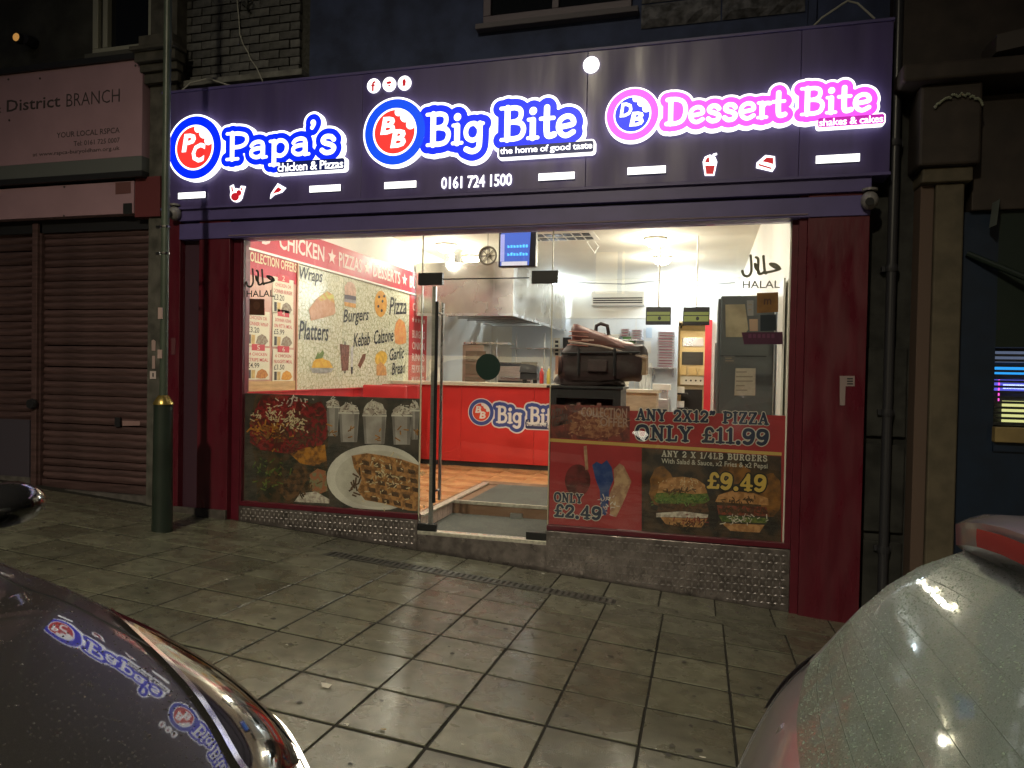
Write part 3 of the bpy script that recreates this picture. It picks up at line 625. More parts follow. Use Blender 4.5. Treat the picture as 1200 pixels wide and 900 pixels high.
for (x0, x1, y0, y1, tp) in ((382,398,474,511,8),(397,421,481,518,10),(425,453,484,520,16),(459,483,484,521,10),(480,492,478,515,9)):
    xr = min(x1, 491.5)
    poly(pl, 'cup_print', PR, [(x0,y0),(xr,y0+.5),(min(x1-2.5,491.5),y1),(x0+2.5,y1)], NCup, .0012)
    cx = (x0+xr)/2; rx = (xr-x0)/2+.3
    poly(pl, 'cream_print', PR, [(cx+rx*math.cos(R(t))*random.uniform(.86,1.02), y0+1-tp*math.sin(R(t))*random.uniform(.85,1.02)) for t in range(0,181,15)]+[(x0,y0+3)], NC, .0015)
    NSd = noisemat('p_cupside', (.27,.25,.24), (.2,.18,.17), 5)
    poly(pl, 'cup_side_print', PR, [(x0,y0+1),(x0+3.2,y0+1),(x0+5,y1-.3),(x0+2.6,y1-.3)], NSd, .0014); xq = min(x1-1,491); poly(pl, 'cup_side_print', PR, [(xq-4.5,y0+1),(xq,y0+1),(min(x1-2.7,491),y1-.3),(min(x1-6,491),y1-.3)], NSd, .0014)
    poly(pl, 'cup_rim_print', PR, [(x0-.4,y0+2),(xr+.2,y0+2.4),(xr+.2,y0+4.2),(x0-.4,y0+3.8)], NPl, .0017)
    bits(pl, PR, (cx, y0-3), (rx*.35, 2.5), 14, 1.2, ND, .0019); bits(pl, PR, (cx, y0-tp*.5), (rx*.3, 2.5), 10, 1.4, NPl, .0021); bits(pl, PR, (cx+2, (y0+y1)/2+8), (rx*.3, 5), 4, 2.4, NO, .0019)
pc = [(min(490.8,x), min(y, 594+(x-390)*.06)) for x, y in ell(440,560,57,39,40)]
poly(pl, 'plate_print', PR, pc, NPl, .0022)
poly(pl, 'plate_print', PR, [(min(490.6,x), min(y, 593+(x-390)*.06)) for x, y in ell(443,561,50,33,40)], noisemat('p_plate2', (0.612,0.578,0.527), (0.510,0.476,0.425), 4), .0025)
poly(pl, 'waffle_print', PR, [(412,534),(430,531),(450,534),(470,538),(491,545),(490.5,599),(478,598),(450,590),(428,586),(419,575),(424,562),(415,548)], NW, .003)
for i in range(5):
    for j in range(5):
        x = 424+j*13.5+i*2.5; y = 539+i*10.5+j*2.6
        if x > 484: continue
        poly(pl, 'waffle_print', PR, [(x,y),(x+8.5,y+1.8),(x+9.2,y+7),(x+1.2,y+5.4)], ND, .0036)
bits(pl, PR, (455,562), (20,16), 70, 2.0, NS, .0042); bits(pl, PR, (415,562), (4,7), 12, 3.2, ND, .0042)
# right poster
pr = thing('window_poster', 'red offer poster with pizza and burger prices in right window', 'poster', (-.35, .014, .49))
PRED = mat('poster_red', (.36,.035,.042), .45, var=.08, vscale=5)
sheet(pr, PR, -1.285, .625, .492, 1.50, PRED)
PNAVY = mat('print_navy', (.02,.03,.07), .5); PCRM = mat('print_cream', (.55,.52,.46), .5); PYEL = mat('print_yellow', (.55,.38,.11), .5)
poly(pr, 'band_print', PR, [(644,474),(738,476),(738,518),(644,513)], noisemat('p_dkred', (0.102,0.034,0.031), (0.221,0.051,0.043), 14), .0006)
poly(pr, 'pizza_print', PR, ell(699,496,37,17.5,30), noisemat('p_pizza', (0.340,0.153,0.085), (0.170,0.048,0.034), 30), .001)
bits(pr, PR, (699,497), (16,7), 70, 2.0, noisemat('p_piz2', (0.442,0.255,0.153), (0.272,0.085,0.051), 40), .0016)
for k in range(3): T(pr, 'PIZZA', PR, (647+k*4.5,500-k*1), (661+k*5,480+k*7), mat('print_grey', (.12,.08,.075), .5), bold=.02, w=.002, rot=.2)
poly(pr, 'stripe_print', PR, [(644,513.6),(916,530.2),(916,534),(644,517.4)], PYEL, .002)
PCOL = mat('print_tan', (.36,.24,.2), .5)
T(pr, 'COLLECTION', PR, (681,488.5), (735,478.5), PCOL, bold=.02, w=.003); T(pr, 'OFFER', PR, (703,499.5), (737,490), PCOL, bold=.02, w=.003)
stroke_text(pr, 'ANY 2X12" PIZZA', PR, (745.5,491.5), (900.5,484.5), .125, PNAVY, .07, PCRM, w=.004, track=.1)
stroke_text(pr, 'ONLY £11.99', PR, (744.5,514), (901,504.5), .125, PNAVY, .07, PCRM, w=.004, track=.08)
a = uv(PR, 752, 524); 
poly(pr, 'burger_print', PR, [(752,524.8),(915.5,534.8),(915.5,636.5),(752,623.5)], noisemat('p_night', (0.027,0.022,0.020), (0.085,0.051,0.031), 7), .0025)
for (cx, cy, rx, ry) in ((903,580,13,26),(775,570,14,24),(860,555,20,12)):
    poly(pr, 'glow_print', PR, [(min(915,x+random.uniform(-2,2)), y) for x, y in ell(cx,cy,rx,ry,18)], noisemat('p_ember', (0.289,0.128,0.034), (0.060,0.034,0.024), 12, .4, .7), .0028)
NB = noisemat('p_bun', (0.544,0.289,0.128), (0.340,0.162,0.060), 24)
poly(pr, 'burger_print', PR, [(770,578),(773,566),(784,560),(800,558.5),(816,561),(826,568),(829,578),(815,580),(790,579)], NB, .0034)
bits(pr, PR, (800,566), (12,4), 40, 1.0, NS, .004); bits(pr, PR, (800,575), (15,1.5), 30, 2.2, ND, .0041); bits(pr, PR, (868,586), (14,2), 26, 2.2, ND, .0041); bits(pr, PR, (800,615), (12,1.5), 24, 2.2, ND, .0046); bits(pr, PR, (870,598), (16,2.5), 40, 2.4, ND, .0044)
poly(pr, 'burger_print', PR, [(769,578),(790,576),(812,579),(829,578),(832,586),(822,592),(800,590),(778,592),(768,588)], NG, .0036)
bits(pr, PR, (798,585), (16,3), 46, 2.0, noisemat('p_green2', (0.170,0.272,0.068), (0.085,0.153,0.034), 30), .0042)
poly(pr, 'burger_print', PR, [(772,590),(828,590),(831,600),(770,600)], noisemat('p_patty', (0.060,0.034,0.024), (0.128,0.060,0.034), 30), .0038)
poly(pr, 'burger_print', PR, [(769,601),(800,599),(830,603),(829,607),(790,606),(769,606)], NC, .004)
poly(pr, 'burger_print', PR, [(774,606),(829,608),(822,618),(800,617),(780,614)], NB, .0039); bits(pr, PR, (812,610), (10,3), 22, 1.8, NR, .0045)
poly(pr, 'burger_print', PR, [(838,588),(842,580),(858,575),(884,578),(900,584),(901,592),(870,590)], NB, .0034)
poly(pr, 'burger_print', PR, [(840,592),(898,594),(901,605),(842,603)], noisemat('p_bacon', (0.272,0.060,0.034), (0.085,0.034,0.025), 26), .0036)
poly(pr, 'burger_print', PR, [(842,604),(900,607),(898,613),(846,611)], NG, .0038); bits(pr, PR, (870,609), (15,3), 30, 1.8, NC, .0044)
poly(pr, 'burger_print', PR, [(846,613),(896,615),(890,624),(856,622)], NB, .0039)
stroke_text(pr, 'ANY 2 X 1/4LB BURGERS', PR, (775.5,534.5), (899,534), .11, PCRM, w=.005, track=.16)
T(pr, 'With Salad & Sauce, x2 Fries & x2 Pepsi', PR, (775,544.5), (899.5,543), PCRM, bold=.012, w=.005)
stroke_text(pr, '£9.49', PR, (828.5,571), (898,558), .12, mat('print_gold', (.6,.42,.1), .5), .09, M_ink, w=.006, track=.08)
NBl = noisemat('p_blue', (0.020,0.051,0.204), (0.051,0.085,0.238), 16); NTan = noisemat('p_tan', (0.510,0.340,0.204), (0.340,0.187,0.119), 16)
poly(pr, 'sundae_print', PR, ell(677,563,15,19,22), noisemat('p_maroon', (0.085,0.020,0.020), (0.187,0.031,0.034), 8), .001)
poly(pr, 'sundae_print', PR, [(684,523),(687.5,522),(689.5,550),(686,551)], NTan, .0015)
poly(pr, 'sundae_print', PR, [(694,545),(699,541),(705,544),(711,539),(717,548),(719,562),(714,574),(713,592),(710,604),(704,602),(703,575),(698,562)], NBl, .0018)
poly(pr, 'sundae_print', PR, [(719,550),(726,543),(731,546),(736,556),(740,564),(735,578),(728,594),(722,606),(715,604),(714,580),(720,566)], NTan, .0021)
bits(pr, PR, (712,592), (6,8), 26, 1.8, noisemat('p_wht', (0.680,0.646,0.612), (0.510,0.340,0.340), 10), .003)
stroke_text(pr, 'ONLY', PR, (649.5,587), (683,579.5), .125, PNAVY, .07, PCRM, w=.004, track=.08)
stroke_text(pr, '£2.49', PR, (649.5,604.5), (705,595), .125, PNAVY, .07, PCRM, w=.004, track=.08)
# stickers on the glass
GI = FY(.011)
def halal(px, lbl, sc, M):
    o = thing('halal_sticker', lbl, 'sticker', GI.p(*uv(GI, px[0], px[1])), 'halal lettering on the glass')
    x, y, w_, h_ = px[0], px[1], px[2], px[3]
    T(o, 'HALAL', GI, (x, y+h_), (x+w_, y+h_*.76), M, bold=.008, w=.002)
    mp = lambda q: uv(GI, x+w_*q[0], y+h_*.66*q[1])
    strokes = [[(.98,.55),(.88,.42),(.74,.40),(.86,.56),(1.0,.62),(.84,.72),(.66,.78)],[(.66,.78),(.60,.78),(.56,.05)],[(.58,.76),(.5,.85),(.42,.78),(.42,.2),(.36,.1)],[(.44,.74),(.36,.6),(.34,.4),(.44,.82)],[(.22,.02),(.24,.7),(.16,.95),(.04,.92),(.0,.72)]]
    sg = []
    for s_ in strokes:
        P = [mp(q) for q in cr(s_, 5)]; sg += [(P[i][0],P[i][1],P[i+1][0],P[i+1][1],1) for i in range(len(P)-1)]
    xs_ = [q[0] for q in sg]; ys_ = [q[1] for q in sg]
    field_part('script', GI, (min(xs_)-.03, min(ys_)-.03, max(xs_)+.03, max(ys_)+.03), .004, lambda X, Y: segfield(X, Y, sg, .0085*sc), M, o, .002)
halal((289,315,32.5,33), 'black halal lettering on glass above brown square, left window', 1.1, mat('halal_black', (.03,.035,.03), .5))
halal((870,299,44,39), 'grey halal lettering on glass at top right of window', 1.2, mat('halal_grey', (.17,.16,.12), .5))
def sticker(name, label, pts, M, cat='sticker', extra=None, w=.002):
    P = [uv(GI, *q) for q in pts]; us = [q[0] for q in P]; vs = [q[1] for q in P]
    o = thing(name, label, cat, GI.p(min(us), min(vs)))
    MB().prism(GI, P, 0, w).build('sticker_sheet', M, o)
    if extra: extra(o)
MBr = mat('sticker_brown', (.10,.035,.022), .5, var=.2, vscale=10)
sticker('square_sticker', 'brown square sticker below halal lettering in left window', [(292.5,350),(310,350.5),(310,369.5),(292.5,369)], MBr, extra=lambda o: poly(o, 'emblem', GI, ell(301,358,4,5,12), mat('emblem', (.16,.07,.045), .5), .003))
sticker('square_sticker', 'orange brown square sticker at top right of window', [(887,343.5),(912,342.5),(912,365.5),(887,367)], mat('sticker_orange', (.22,.10,.025), .5, var=.2, vscale=10), extra=lambda o: T(o, 'm', GI, (895,357), (904,350), MBr, bold=.02, w=.003))
sticker('square_sticker', 'dark navy square sticker beside the tall fridge', [(891,369),(909.5,368.5),(909.5,387.5),(891,388)], mat('sticker_navy', (.01,.018,.032), .5))
sticker('hygiene_plate', 'dark purple plate sticker on glass under the squares', [(869,389.5),(917,389),(917,403.5),(872,403.5)], mat('sticker_purple', (.07,.008,.045), .5), extra=lambda o: [poly(o, 'print_mark', GI, [(877+k*5.4,391.5),(880.6+k*5.4,391.5),(880.6+k*5.4,396),(877+k*5.4,396)], mat('purple_print', (.14,.03,.09), .5), .003) for k in range(6)])
# ================================================================== shop interior
LW = FX(XL+.004)
M_murbase = None
def mural_mat():
    M = bpy.data.materials.new('mural_pattern'); M.use_nodes = True; N = M.node_tree.nodes; L = M.node_tree.links; b = N['Principled BSDF']; b.inputs['Roughness'].default_value = .25
    tc = N.new('ShaderNodeTexCoord'); vo = N.new('ShaderNodeTexVoronoi'); vo.feature = 'DISTANCE_TO_EDGE'; vo.inputs['Scale'].default_value = 17; L.new(tc.outputs['Object'], vo.inputs['Vector'])
    nz = N.new('ShaderNodeTexNoise'); nz.inputs['Scale'].default_value = 28; L.new(tc.outputs['Object'], nz.inputs['Vector'])
    r1 = N.new('ShaderNodeValToRGB'); r1.color_ramp.elements[0].position = .03; r1.color_ramp.elements[0].color = (.44,.46,.33,1); r1.color_ramp.elements[1].position = .09; r1.color_ramp.elements[1].color = (.66,.66,.54,1)
    L.new(vo.outputs['Distance'], r1.inputs[0]); r2 = N.new('ShaderNodeValToRGB'); r2.color_ramp.elements[0].position = .47; r2.color_ramp.elements[0].color = (.72,.72,.62,1); r2.color_ramp.elements[1].position = .53; r2.color_ramp.elements[1].color = (1,1,1,1)
    L.new(nz.outputs['Fac'], r2.inputs[0]); mx = N.new('ShaderNodeMix'); mx.data_type = 'RGBA'; mx.blend_type = 'MULTIPLY'; mx.inputs[0].default_value = .6
    L.new(r1.outputs[0], mx.inputs[6]); L.new(r2.outputs[0], mx.inputs[7]); L.new(mx.outputs[2], b.inputs['Base Color']); return M
M_mural = mural_mat()
mur = thing('menu_mural', 'cream patterned wall mural with food drawings and script words', 'mural', (XL, 2.5, 1.55))
for (y0, y1) in ((.955,1.99),(1.995,3.02),(3.025,4.04)):
    MB().slabbox(LW, y0, y1, 1.56, 2.955, 0, .008).build('mural_panel', M_mural, mur)
LM = FX(XL+.014)
M_scr = mat('script_ink', (.018,.02,.03), .4)
def word(t, lb, rt, rot=.12, b=.012): T(mur, t, LM, lb, rt, M_scr, bold=b, shear=.18, w=.002, rot=rot)
word('Wraps', (350.5,332), (378,319), .05); word('Platters', (350,398), (385,380), .02); word('Burgers', (402,383), (432,368), .12); word('Pizza', (456,369), (476.5,353), .1)
word('Kebab', (414,407), (433.5,393), .1); word('Calzone', (438,404), (461,390), .12); word('Garlic', (456,423), (473.5,410), .1); word('Bread', (459,440), (475,426), .08)
fm = lambda n, c, c2=None, sc=16: noisemat('f_'+n, c, c2 or tuple(v*.75 for v in c), sc)
def draw(name, pts, M, w=.002): return poly(mur, name, LM, pts, M, w)
draw('wrap_drawing', [(364,376),(362,362),(372,349),(383,341),(391,346),(393,366),(391,369)], fm('wrap', (.55,.34,.24), (.5,.28,.18)))
draw('wrap_drawing', [(372,350),(383,341.5),(391,346),(392,356),(384,350),(376,353)], fm('wrapg', (.5,.5,.16), (.55,.3,.12)), .003)
draw('burger_drawing', [(404,345),(403.6,336),(407,330.5),(411,330),(415,333),(417,339),(417,347)], fm('bun', (.55,.36,.28)))
draw('burger_drawing', [(403.6,345),(417,347.3),(417,352),(403.5,350)], fm('patty', (.11,.10,.14)), .003); draw('burger_drawing', [(403.4,350.2),(417,352),(417,356),(403.4,353.5)], fm('cheese', (.3,.3,.33)), .0025)
draw('burger_drawing', [(403.4,353.6),(417,356.2),(416.6,361),(403.4,358.5)], fm('bun2', (.62,.34,.12)), .003)
draw('pizza_drawing', ell(446,356,7.2,15.5,24), fm('pizza', (.62,.34,.07), (.55,.26,.05))); 
for (x, y) in ((444,348),(448,353),(443,359),(447,364),(450,347)): draw('pizza_drawing', ell(x,y,1.3,1.8,8), M_scr, .004)
draw('calzone_drawing', [(463,402),(462,388),(464,378),(468,373),(474,378),(476,390),(476,402),(468,404)], fm('calz', (.62,.32,.12), (.6,.24,.1)))
draw('bread_drawing', ell(446.5,420,7,9,18,rot=.3), fm('gbread', (.68,.42,.05))); draw('bread_drawing', [(441,440),(441,428),(446,424),(452,430),(453,440)], fm('gb2', (.6,.3,.1)), .003)
draw('kebab_drawing', [(398,403),(409.5,404.5),(408,434),(400.5,434.5)], fm('kebab', (.13,.045,.025), (.2,.08,.05), 30)); draw('kebab_drawing', [(403.5,400),(404.8,400),(404.8,437.5),(403.5,437.5)], M_scr, .0015)
draw('knife_drawing', [(411,408),(413,405),(414,405.5),(413.4,430),(411.2,430)], fm('blade', (.5,.5,.5)), .002); draw('knife_drawing', [(411,430),(413.4,430),(413.2,438),(411.2,438)], M_scr, .002)
draw('skewer_drawing', [(419,428),(425,415),(428.5,414.5),(428,420),(422,432)], fm('skew', (.2,.07,.03)))
draw('platter_drawing', [(365,431),(367,424),(374,416),(380,421),(386,423),(390,431)], fm('plat', (.66,.42,.05), (.6,.33,.04))); draw('platter_drawing', [(363,431),(391,431.6),(388,436),(377,437.6),(366,437)], fm('dish', (.35,.36,.35)), .003)
draw('platter_drawing', [(369,421),(372,413),(374,415),(378,410),(380,414),(377,420)], fm('herb', (.13,.2,.05)), .0025)
strip = thing('wall_banner', 'red banner with star and food words along wall top', 'banner', (XL, 2.4, 2.97))
M_bred = mat('banner_red', (.42,.03,.055), .4, var=.06, vscale=3)
MB().slabbox(LW, .02, 4.55, 2.985, 3.31, 0, .012).build('banner_sheet', M_bred, strip); MB().slabbox(LW, .02, 4.55, 2.96, 2.983, 0, .03).build('banner_trim', M_white, strip)
M_ban = mat('banner_print', (.68,.58,.54), .5)
LB = FX(XL+.018)
def bw(t, y0, y1): T(strip, t, LB, (y0, 3.06), (y1, 3.24), M_ban, bold=.02, w=.001, px=False)
def star(cy, cz, r): return [(cy+(r if k % 2 == 0 else r*.42)*math.sin(math.pi*k/5), cz+(r if k % 2 == 0 else r*.42)*math.cos(math.pi*k/5)) for k in range(10)]
def ypx(x, y): return uv(LB, x, y)[0]
yc = [ypx(327,285), ypx(380,297), ypx(389,302), ypx(397,306), ypx(424,312), ypx(430,315), ypx(437,321), ypx(469,330), ypx(474,333), ypx(480,338), ypx(504,343)]
bw('D', max(.03, yc[0]-.3), yc[0]-.14); bw('CHICKEN', yc[0], yc[1]); bw('PIZZAS', yc[3], yc[4]); bw('DESSERTS', yc[6], yc[7]); bw('BURGERS', yc[9], yc[10])
for c in (yc[2], yc[5], yc[8]): poly(strip, 'star', LB, star(c, 3.15, .1), M_ban, .001, px=False)
offers = thing('offers_board', 'collection offers menu board with priced meals at the window', 'menu board', (XL, .5, 1.56))
MB().slabbox(LW, .0, .93, 1.60, 2.96, 0, .012).build('board_sheet', mat('board_pink', (.50,.24,.20), .4, col2=(.6,.42,.34), vscale=3), offers)
MB().slabbox(LW, .0, .95, 1.56, 1.66, .0, .02).build('board_base', mat('board_wood', (.5,.33,.16), .5, var=.2, vscale=4, stretch=(1,1,8)), offers)
MB().slabbox(LW, .93, .955, 1.56, 2.96, 0, .03).build('board_frame', mat('frame_wood', (.42,.22,.14), .5), offers)
MB().slabbox(LW, .0, .93, 2.72, 2.96, .012, .016).build('header', M_bred, offers)
LO = FX(XL+.0225); M_card = mat('card_cream', (.66,.63,.50), .5); M_ored = mat('offer_red', (.5,.06,.08), .5); M_ochar = mat('offer_ink', (.06,.05,.05), .5)
T(offers, 'COLLECTION OFFERS', LO, (288,305), (347.5,309), mat('header_print', (.72,.62,.42), .5), bold=.02, w=.002)
def card(x0, x1, y0, y1, num, l1, l2, price, food):   # px corners (left-top / right-bottom)
    a = uv(LO, x0, y1); b = uv(LO, x1, y0); c = (a[0], max(a[1], 1.6)); W_, H_ = b[0]-a[0], b[1]-a[1]
    q = lambda s, t: (a[0]+s*W_, a[1]+t*H_)
    poly(offers, 'card', LO, [q(0,0),q(1,0),q(1,1),q(0,1)], M_card, .001, px=False)
    poly(offers, 'number_tab', LO, [q(.22,.9),q(.78,.9),q(.78,1.1),q(.22,1.1)], M_ored, .002, px=False); T(offers, num, LO, q(.44,.93), q(.56,1.07), M_card, w=.003, px=False)
    if l1: T(offers, l1, LO, q(.12,.74), q(.88,.84), M_ored, bold=.01, w=.002, px=False)
    T(offers, l2, LO, q(.06,.56), q(.94,.67), M_ored, bold=.01, w=.002, px=False); T(offers, price, LO, q(.06,.36), q(.55,.52), M_ochar, bold=.012, w=.002, px=False)
    poly(offers, 'food_print', LO, [q(.4,.06),q(.48,.26),q(.66,.34),q(.84,.28),q(.95,.14),q(.82,.04),q(.6,.03)], food, .002, px=False)
    poly(offers, 'can_print', LO, [q(.08,.04),q(.2,.04),q(.2,.3),q(.08,.3)], M_ochar, .002, px=False); poly(offers, 'fries_print', LO, [q(.22,.04),q(.36,.04),q(.38,.3),q(.22,.3)], fm('fry', (.6,.42,.16)), .002, px=False)
f1 = fm('strips', (.5,.22,.06), (.35,.13,.04), 40); f2 = fm('nugs', (.62,.32,.06), (.5,.22,.04), 40); f3 = fm('wrapmeat', (.3,.26,.2), (.2,.14,.09), 40)
card(288,316,408,445,'5','4 CHICKEN','STRIPS MEAL','£4.99',f1); card(319,344,410,447,'6','6 CHICKEN','NUGGETS MEAL','£3.50',f2)
card(288,316,366,404,'3','CHICKEN OR','DONNER WRAP','£3.20',f3); card(319,344,369,406,'4','DONNER KEBAB','ON PITTA MEAL','£5.99',f3); card(319,344,329,366,'2','CHICKEN OR','DONNER BURGER','£3.20',f3)
redp = thing('wall_panel', 'red wall panel with white words behind the counter end', 'panel', (XL, 4.3, .5))
MB().slabbox(LW, 4.045, 4.75, FLOOR, 2.957, 0, .01).build('panel_sheet', mat('panel_red', (.50,.035,.04), .4), redp)
for k, (t, z) in enumerate((('CHICKEN',2.72),('BURGERS',2.30),('ONION',2.12),('RINGS',1.94),('PER PORTION',1.76),('MILKSHAKES',1.58))):
    T(redp, t, LB, (4.16, z), (4.66, z+.12), M_ban, bold=.012, w=.001, px=False)
for k in range(5): poly(redp, 'star', LB, star(4.18+k*.11, 2.58, .05), M_ban, .001, px=False)
# dado, bench backs under the mural
M_dado = mat('dado_red', (.45,.03,.035), .4, var=.06, vscale=5)
dd = thing('wall_dado', 'red dado panelling under the mural', 'panelling', (XL, 2, FLOOR))
for k in range(9):
    MB().slabbox(LW, .03+k*.45, .03+k*.45+.443, FLOOR, 1.545, 0, .022).build('dado_panel', M_dado, dd)
MB().slabbox(LW, .03, 4.04, 1.545, 1.558, 0, .04).build('dado_rail', M_dado, dd)
bn = thing('bench_seat', 'red high backed bench seat by the left wall', 'bench', (-4.15, 2.6, FLOOR))
for k, y in enumerate((2.45, 3.0)):
    MB().box(-4.34, -3.72-.06*k, y, y+.06, FLOOR+.42, 1.60).build('backrest', M_dado, bn, bevel=.02)
MB().box(-4.34, -3.8, 2.51, 3.0, FLOOR+.38, FLOOR+.46).build('seat', M_dado, bn, bevel=.015); MB().box(-4.3, -3.85, 2.53, 2.98, FLOOR, FLOOR+.38).build('seat_box', M_dark, bn)
# counter
ctr = thing('service_counter', 'red fronted service counter with pale top and logo', 'counter', (-2.4, 3.5, FLOOR))
M_cred = mat('counter_red', (.58,.035,.032), .35, var=.04, vscale=2); M_ctop = mat('counter_top', (.62,.56,.44), .3, var=.06, vscale=12)
CY = 3.46
for k in range(3):
    x0 = XL+.02+k*1.06; MB().box(x0+.002, x0+1.058, CY, CY+.55, FLOOR+.07, 1.595).build('front_panel', M_cred, ctr)
MB().box(XL+.02, -1.2, CY+.03, CY+.5, FLOOR, FLOOR+.07).build('plinth', M_dark, ctr); MB().box(XL+.01, -1.18, CY-.05, CY+.6, 1.597, 1.645).build('counter_top', M_ctop, ctr, bevel=.006)
MB().box(-1.19, -.62, CY+.05, CY+.5, FLOOR, 1.56).build('counter_end', mat('counter_wood', (.42,.34,.24), .5, var=.15, vscale=5, stretch=(1,1,6)), ctr); MB().box(-1.22, -.58, CY, CY+.55, 1.562, 1.6).build('end_top', M_ctop, ctr)
CFR = FY(CY-.002)
PB = mat('decal_blue', (.05,.08,.30), .4); PW = mat('decal_white', (.75,.74,.72), .4); PRd = mat('decal_red', (.6,.06,.03), .4); PNv = mat('decal_navy', (.03,.04,.12), .4)
logo(CFR, 'counter_decal', 'blue Big Bite decal on the red counter front', 'decal', (564,483), 16.3, 'Big Bite', (582,494.5), (658,479), 'the home of good taste', (617,501), (662,494), 'BB', ((-.44,-.06,.02,.44),(-.12,-.46,.36,.06)), (PW, PB, PB, PRd, PNv, PW), depth=.002, st=.008)
# extraction hood
hx0, hx1, hy0, hy1, hz = XL+.05, -2.79, 4.2, 8.3, 2.66
hood = thing('extraction_hood', 'large stainless steel extraction hood above the kitchen counter', 'hood', (-3.5, 6, hz))
mb = MB().add([(hx0,hy0,hz),(hx1,hy0,hz),(hx1,hy0,3.45),(hx0,hy0,3.45)], [(0,1,2,3)]).add([(hx1,hy0,hz),(hx1,hy1,hz),(hx1,hy1,3.45),(hx1,hy0,3.45)], [(0,1,2,3)]).add([(hx0,hy0,3.45),(hx1,hy0,3.45),(hx1,hy1,3.45),(hx0,hy1,3.45)], [(0,1,2,3)])
mb.build('hood_shell', mat('hood_steel', (.45,.43,.40), .24, 1, var=.08, vscale=3, rvar=.1), hood)
MB().box(hx0, hx1+.005, hy0-.005, hy0+.03, hz-.02, hz+.02).build('hood_rim', M_steel, hood); MB().box(hx1-.03, hx1+.006, hy0+.03, hy1, hz-.02, hz+.02).build('hood_rim', M_steel, hood)
for k in range(8):
    y = hy0+.15+k*.5; MB().hexa([(hx0+.1,y,hz+.06),(hx1-.08,y,hz+.06),(hx1-.08,y+.45,hz+.3),(hx0+.1,y+.45,hz+.3),(hx0+.1,y,hz+.08),(hx1-.08,y,hz+.08),(hx1-.08,y+.45,hz+.32),(hx0+.1,y+.45,hz+.32)]).build('filter_panel', M_brush, hood)
MB().tube([(-3.9,4.6,3.45),(-3.9,4.6,CEIL)], .14, 14).build('duct', M_steel, hood); 
# kitchen equipment under the hood
def steel_unit(name, label, cat, x0, x1, y0, y1, z0, z1, extra=None, M=M_brush):
    o = thing(name, label, cat, ((x0+x1)/2, (y0+y1)/2, z0))
    MB().box(x0, x1, y0, y1, z0+.05, z1).build('cabinet', M, o, bevel=.01)
    for (x, y) in ((x0+.05,y0+.05),(x1-.05,y0+.05),(x1-.05,y1-.05),(x0+.05,y1-.05)): MB().tube([(x,y,z0),(x,y,z0+.05)], .02, 8).build('foot', M_dark, o)
    if extra: extra(o)
    return o
WB = 1.36
steel_unit('work_table', 'steel work table behind the counter under the hood', 'table', XL+.06, -1.5, 5.3, 6.0, FLOOR, WB, lambda o: MB().box(XL+.05, -1.48, 5.28, 6.02, WB, WB+.04).build('table_top', M_steel, o))
WT = WB+.042
def grill(o):
    x0, x1, y0 = -3.98, -3.52, 5.4
    for k in range(3): MB().box(-3.93, -3.57, y0-.02, y0-.003, WT+.12+k*.22, WT+.30+k*.22).build('burner_panel', mat('burner', (.25,.2,.14), .5), o)
    MB().tube([(-3.42,5.5,WT),(-3.42,5.5,WT+.95)], .012, 8).build('spit', M_steel, o); MB().box(-3.98,-3.2,5.4,5.8,WT+.86,WT+.89).build('top_shelf', M_steel, o)
steel_unit('kebab_grill', 'upright steel kebab grill standing under the hood', 'grill', -4.0, -3.62, 5.42, 5.8, WT, WT+.85, grill, M=mat('grill_beige', (.5,.42,.33), .35, .5))
def merch(o):
    MB().add([(-3.36,5.38,WT+.1),(-2.78,5.38,WT+.1),(-2.86,5.5,WT+.56),(-3.36,5.5,WT+.56)], [(0,1,2,3)]).build('lid_panel', M_dark, o)
    MB().tube([(-3.3,5.36,WT+.3),(-2.85,5.36,WT+.3)], .012, 8).build('handle', M_steel, o)
steel_unit('griddle_press', 'grey steel griddle press behind the green sticker', 'grill', -3.36, -2.78, 5.42, 5.8, WT, WT+.5, merch)
def kit(o):
    MB().tube([(-2.62,5.5,WT),(-2.62,5.5,WT+.25),(-2.5,5.5,WT+.33),(-2.4,5.5,WT+.25)], .014, 8).build('tap', M_steel, o)
steel_unit('bain_marie', 'low steel bain marie with trays behind the counter', 'food warmer', -2.7, -2.25, 5.4, 5.8, WT, WT+.16, kit)
steel_unit('till', 'small black till standing on the counter', 'till', -2.55, -2.3, 3.75, 3.95, 1.646, 1.80, lambda o: MB().hexa([(-2.55,3.72,1.8),(-2.3,3.72,1.8),(-2.3,3.9,1.8),(-2.55,3.9,1.8),(-2.54,3.8,1.95),(-2.31,3.8,1.95),(-2.31,3.86,1.95),(-2.54,3.86,1.95)]).build('screen', M_dark, o), M=M_dark)
sh = thing('wall_shelf', 'steel shelf with upright posts on the kitchen wall', 'shelf', (-3.2, 8.2, 1.9))
MB().box(-3.9, -2.2, 8.05, 8.36, 2.28, 2.30).build('shelf_board', M_steel, sh)
for x in (-3.8, -3.2, -2.6): MB().tube([(x,8.2,1.4),(x,8.2,2.6)], .015, 8).build('post', M_steel, sh)
BWF = FY(YB-.02)
def flatthing(name, label, cat, fr, pts, M, th=.012, extra=None, group=None):
    P = [uv(fr, *q) for q in pts]; o = thing(name, label, cat, fr.p(min(q[0] for q in P), min(q[1] for q in P)), group)
    MB().prism(fr, P, 0, th).build('panel', M, o)
    if extra: extra(o)
    return o
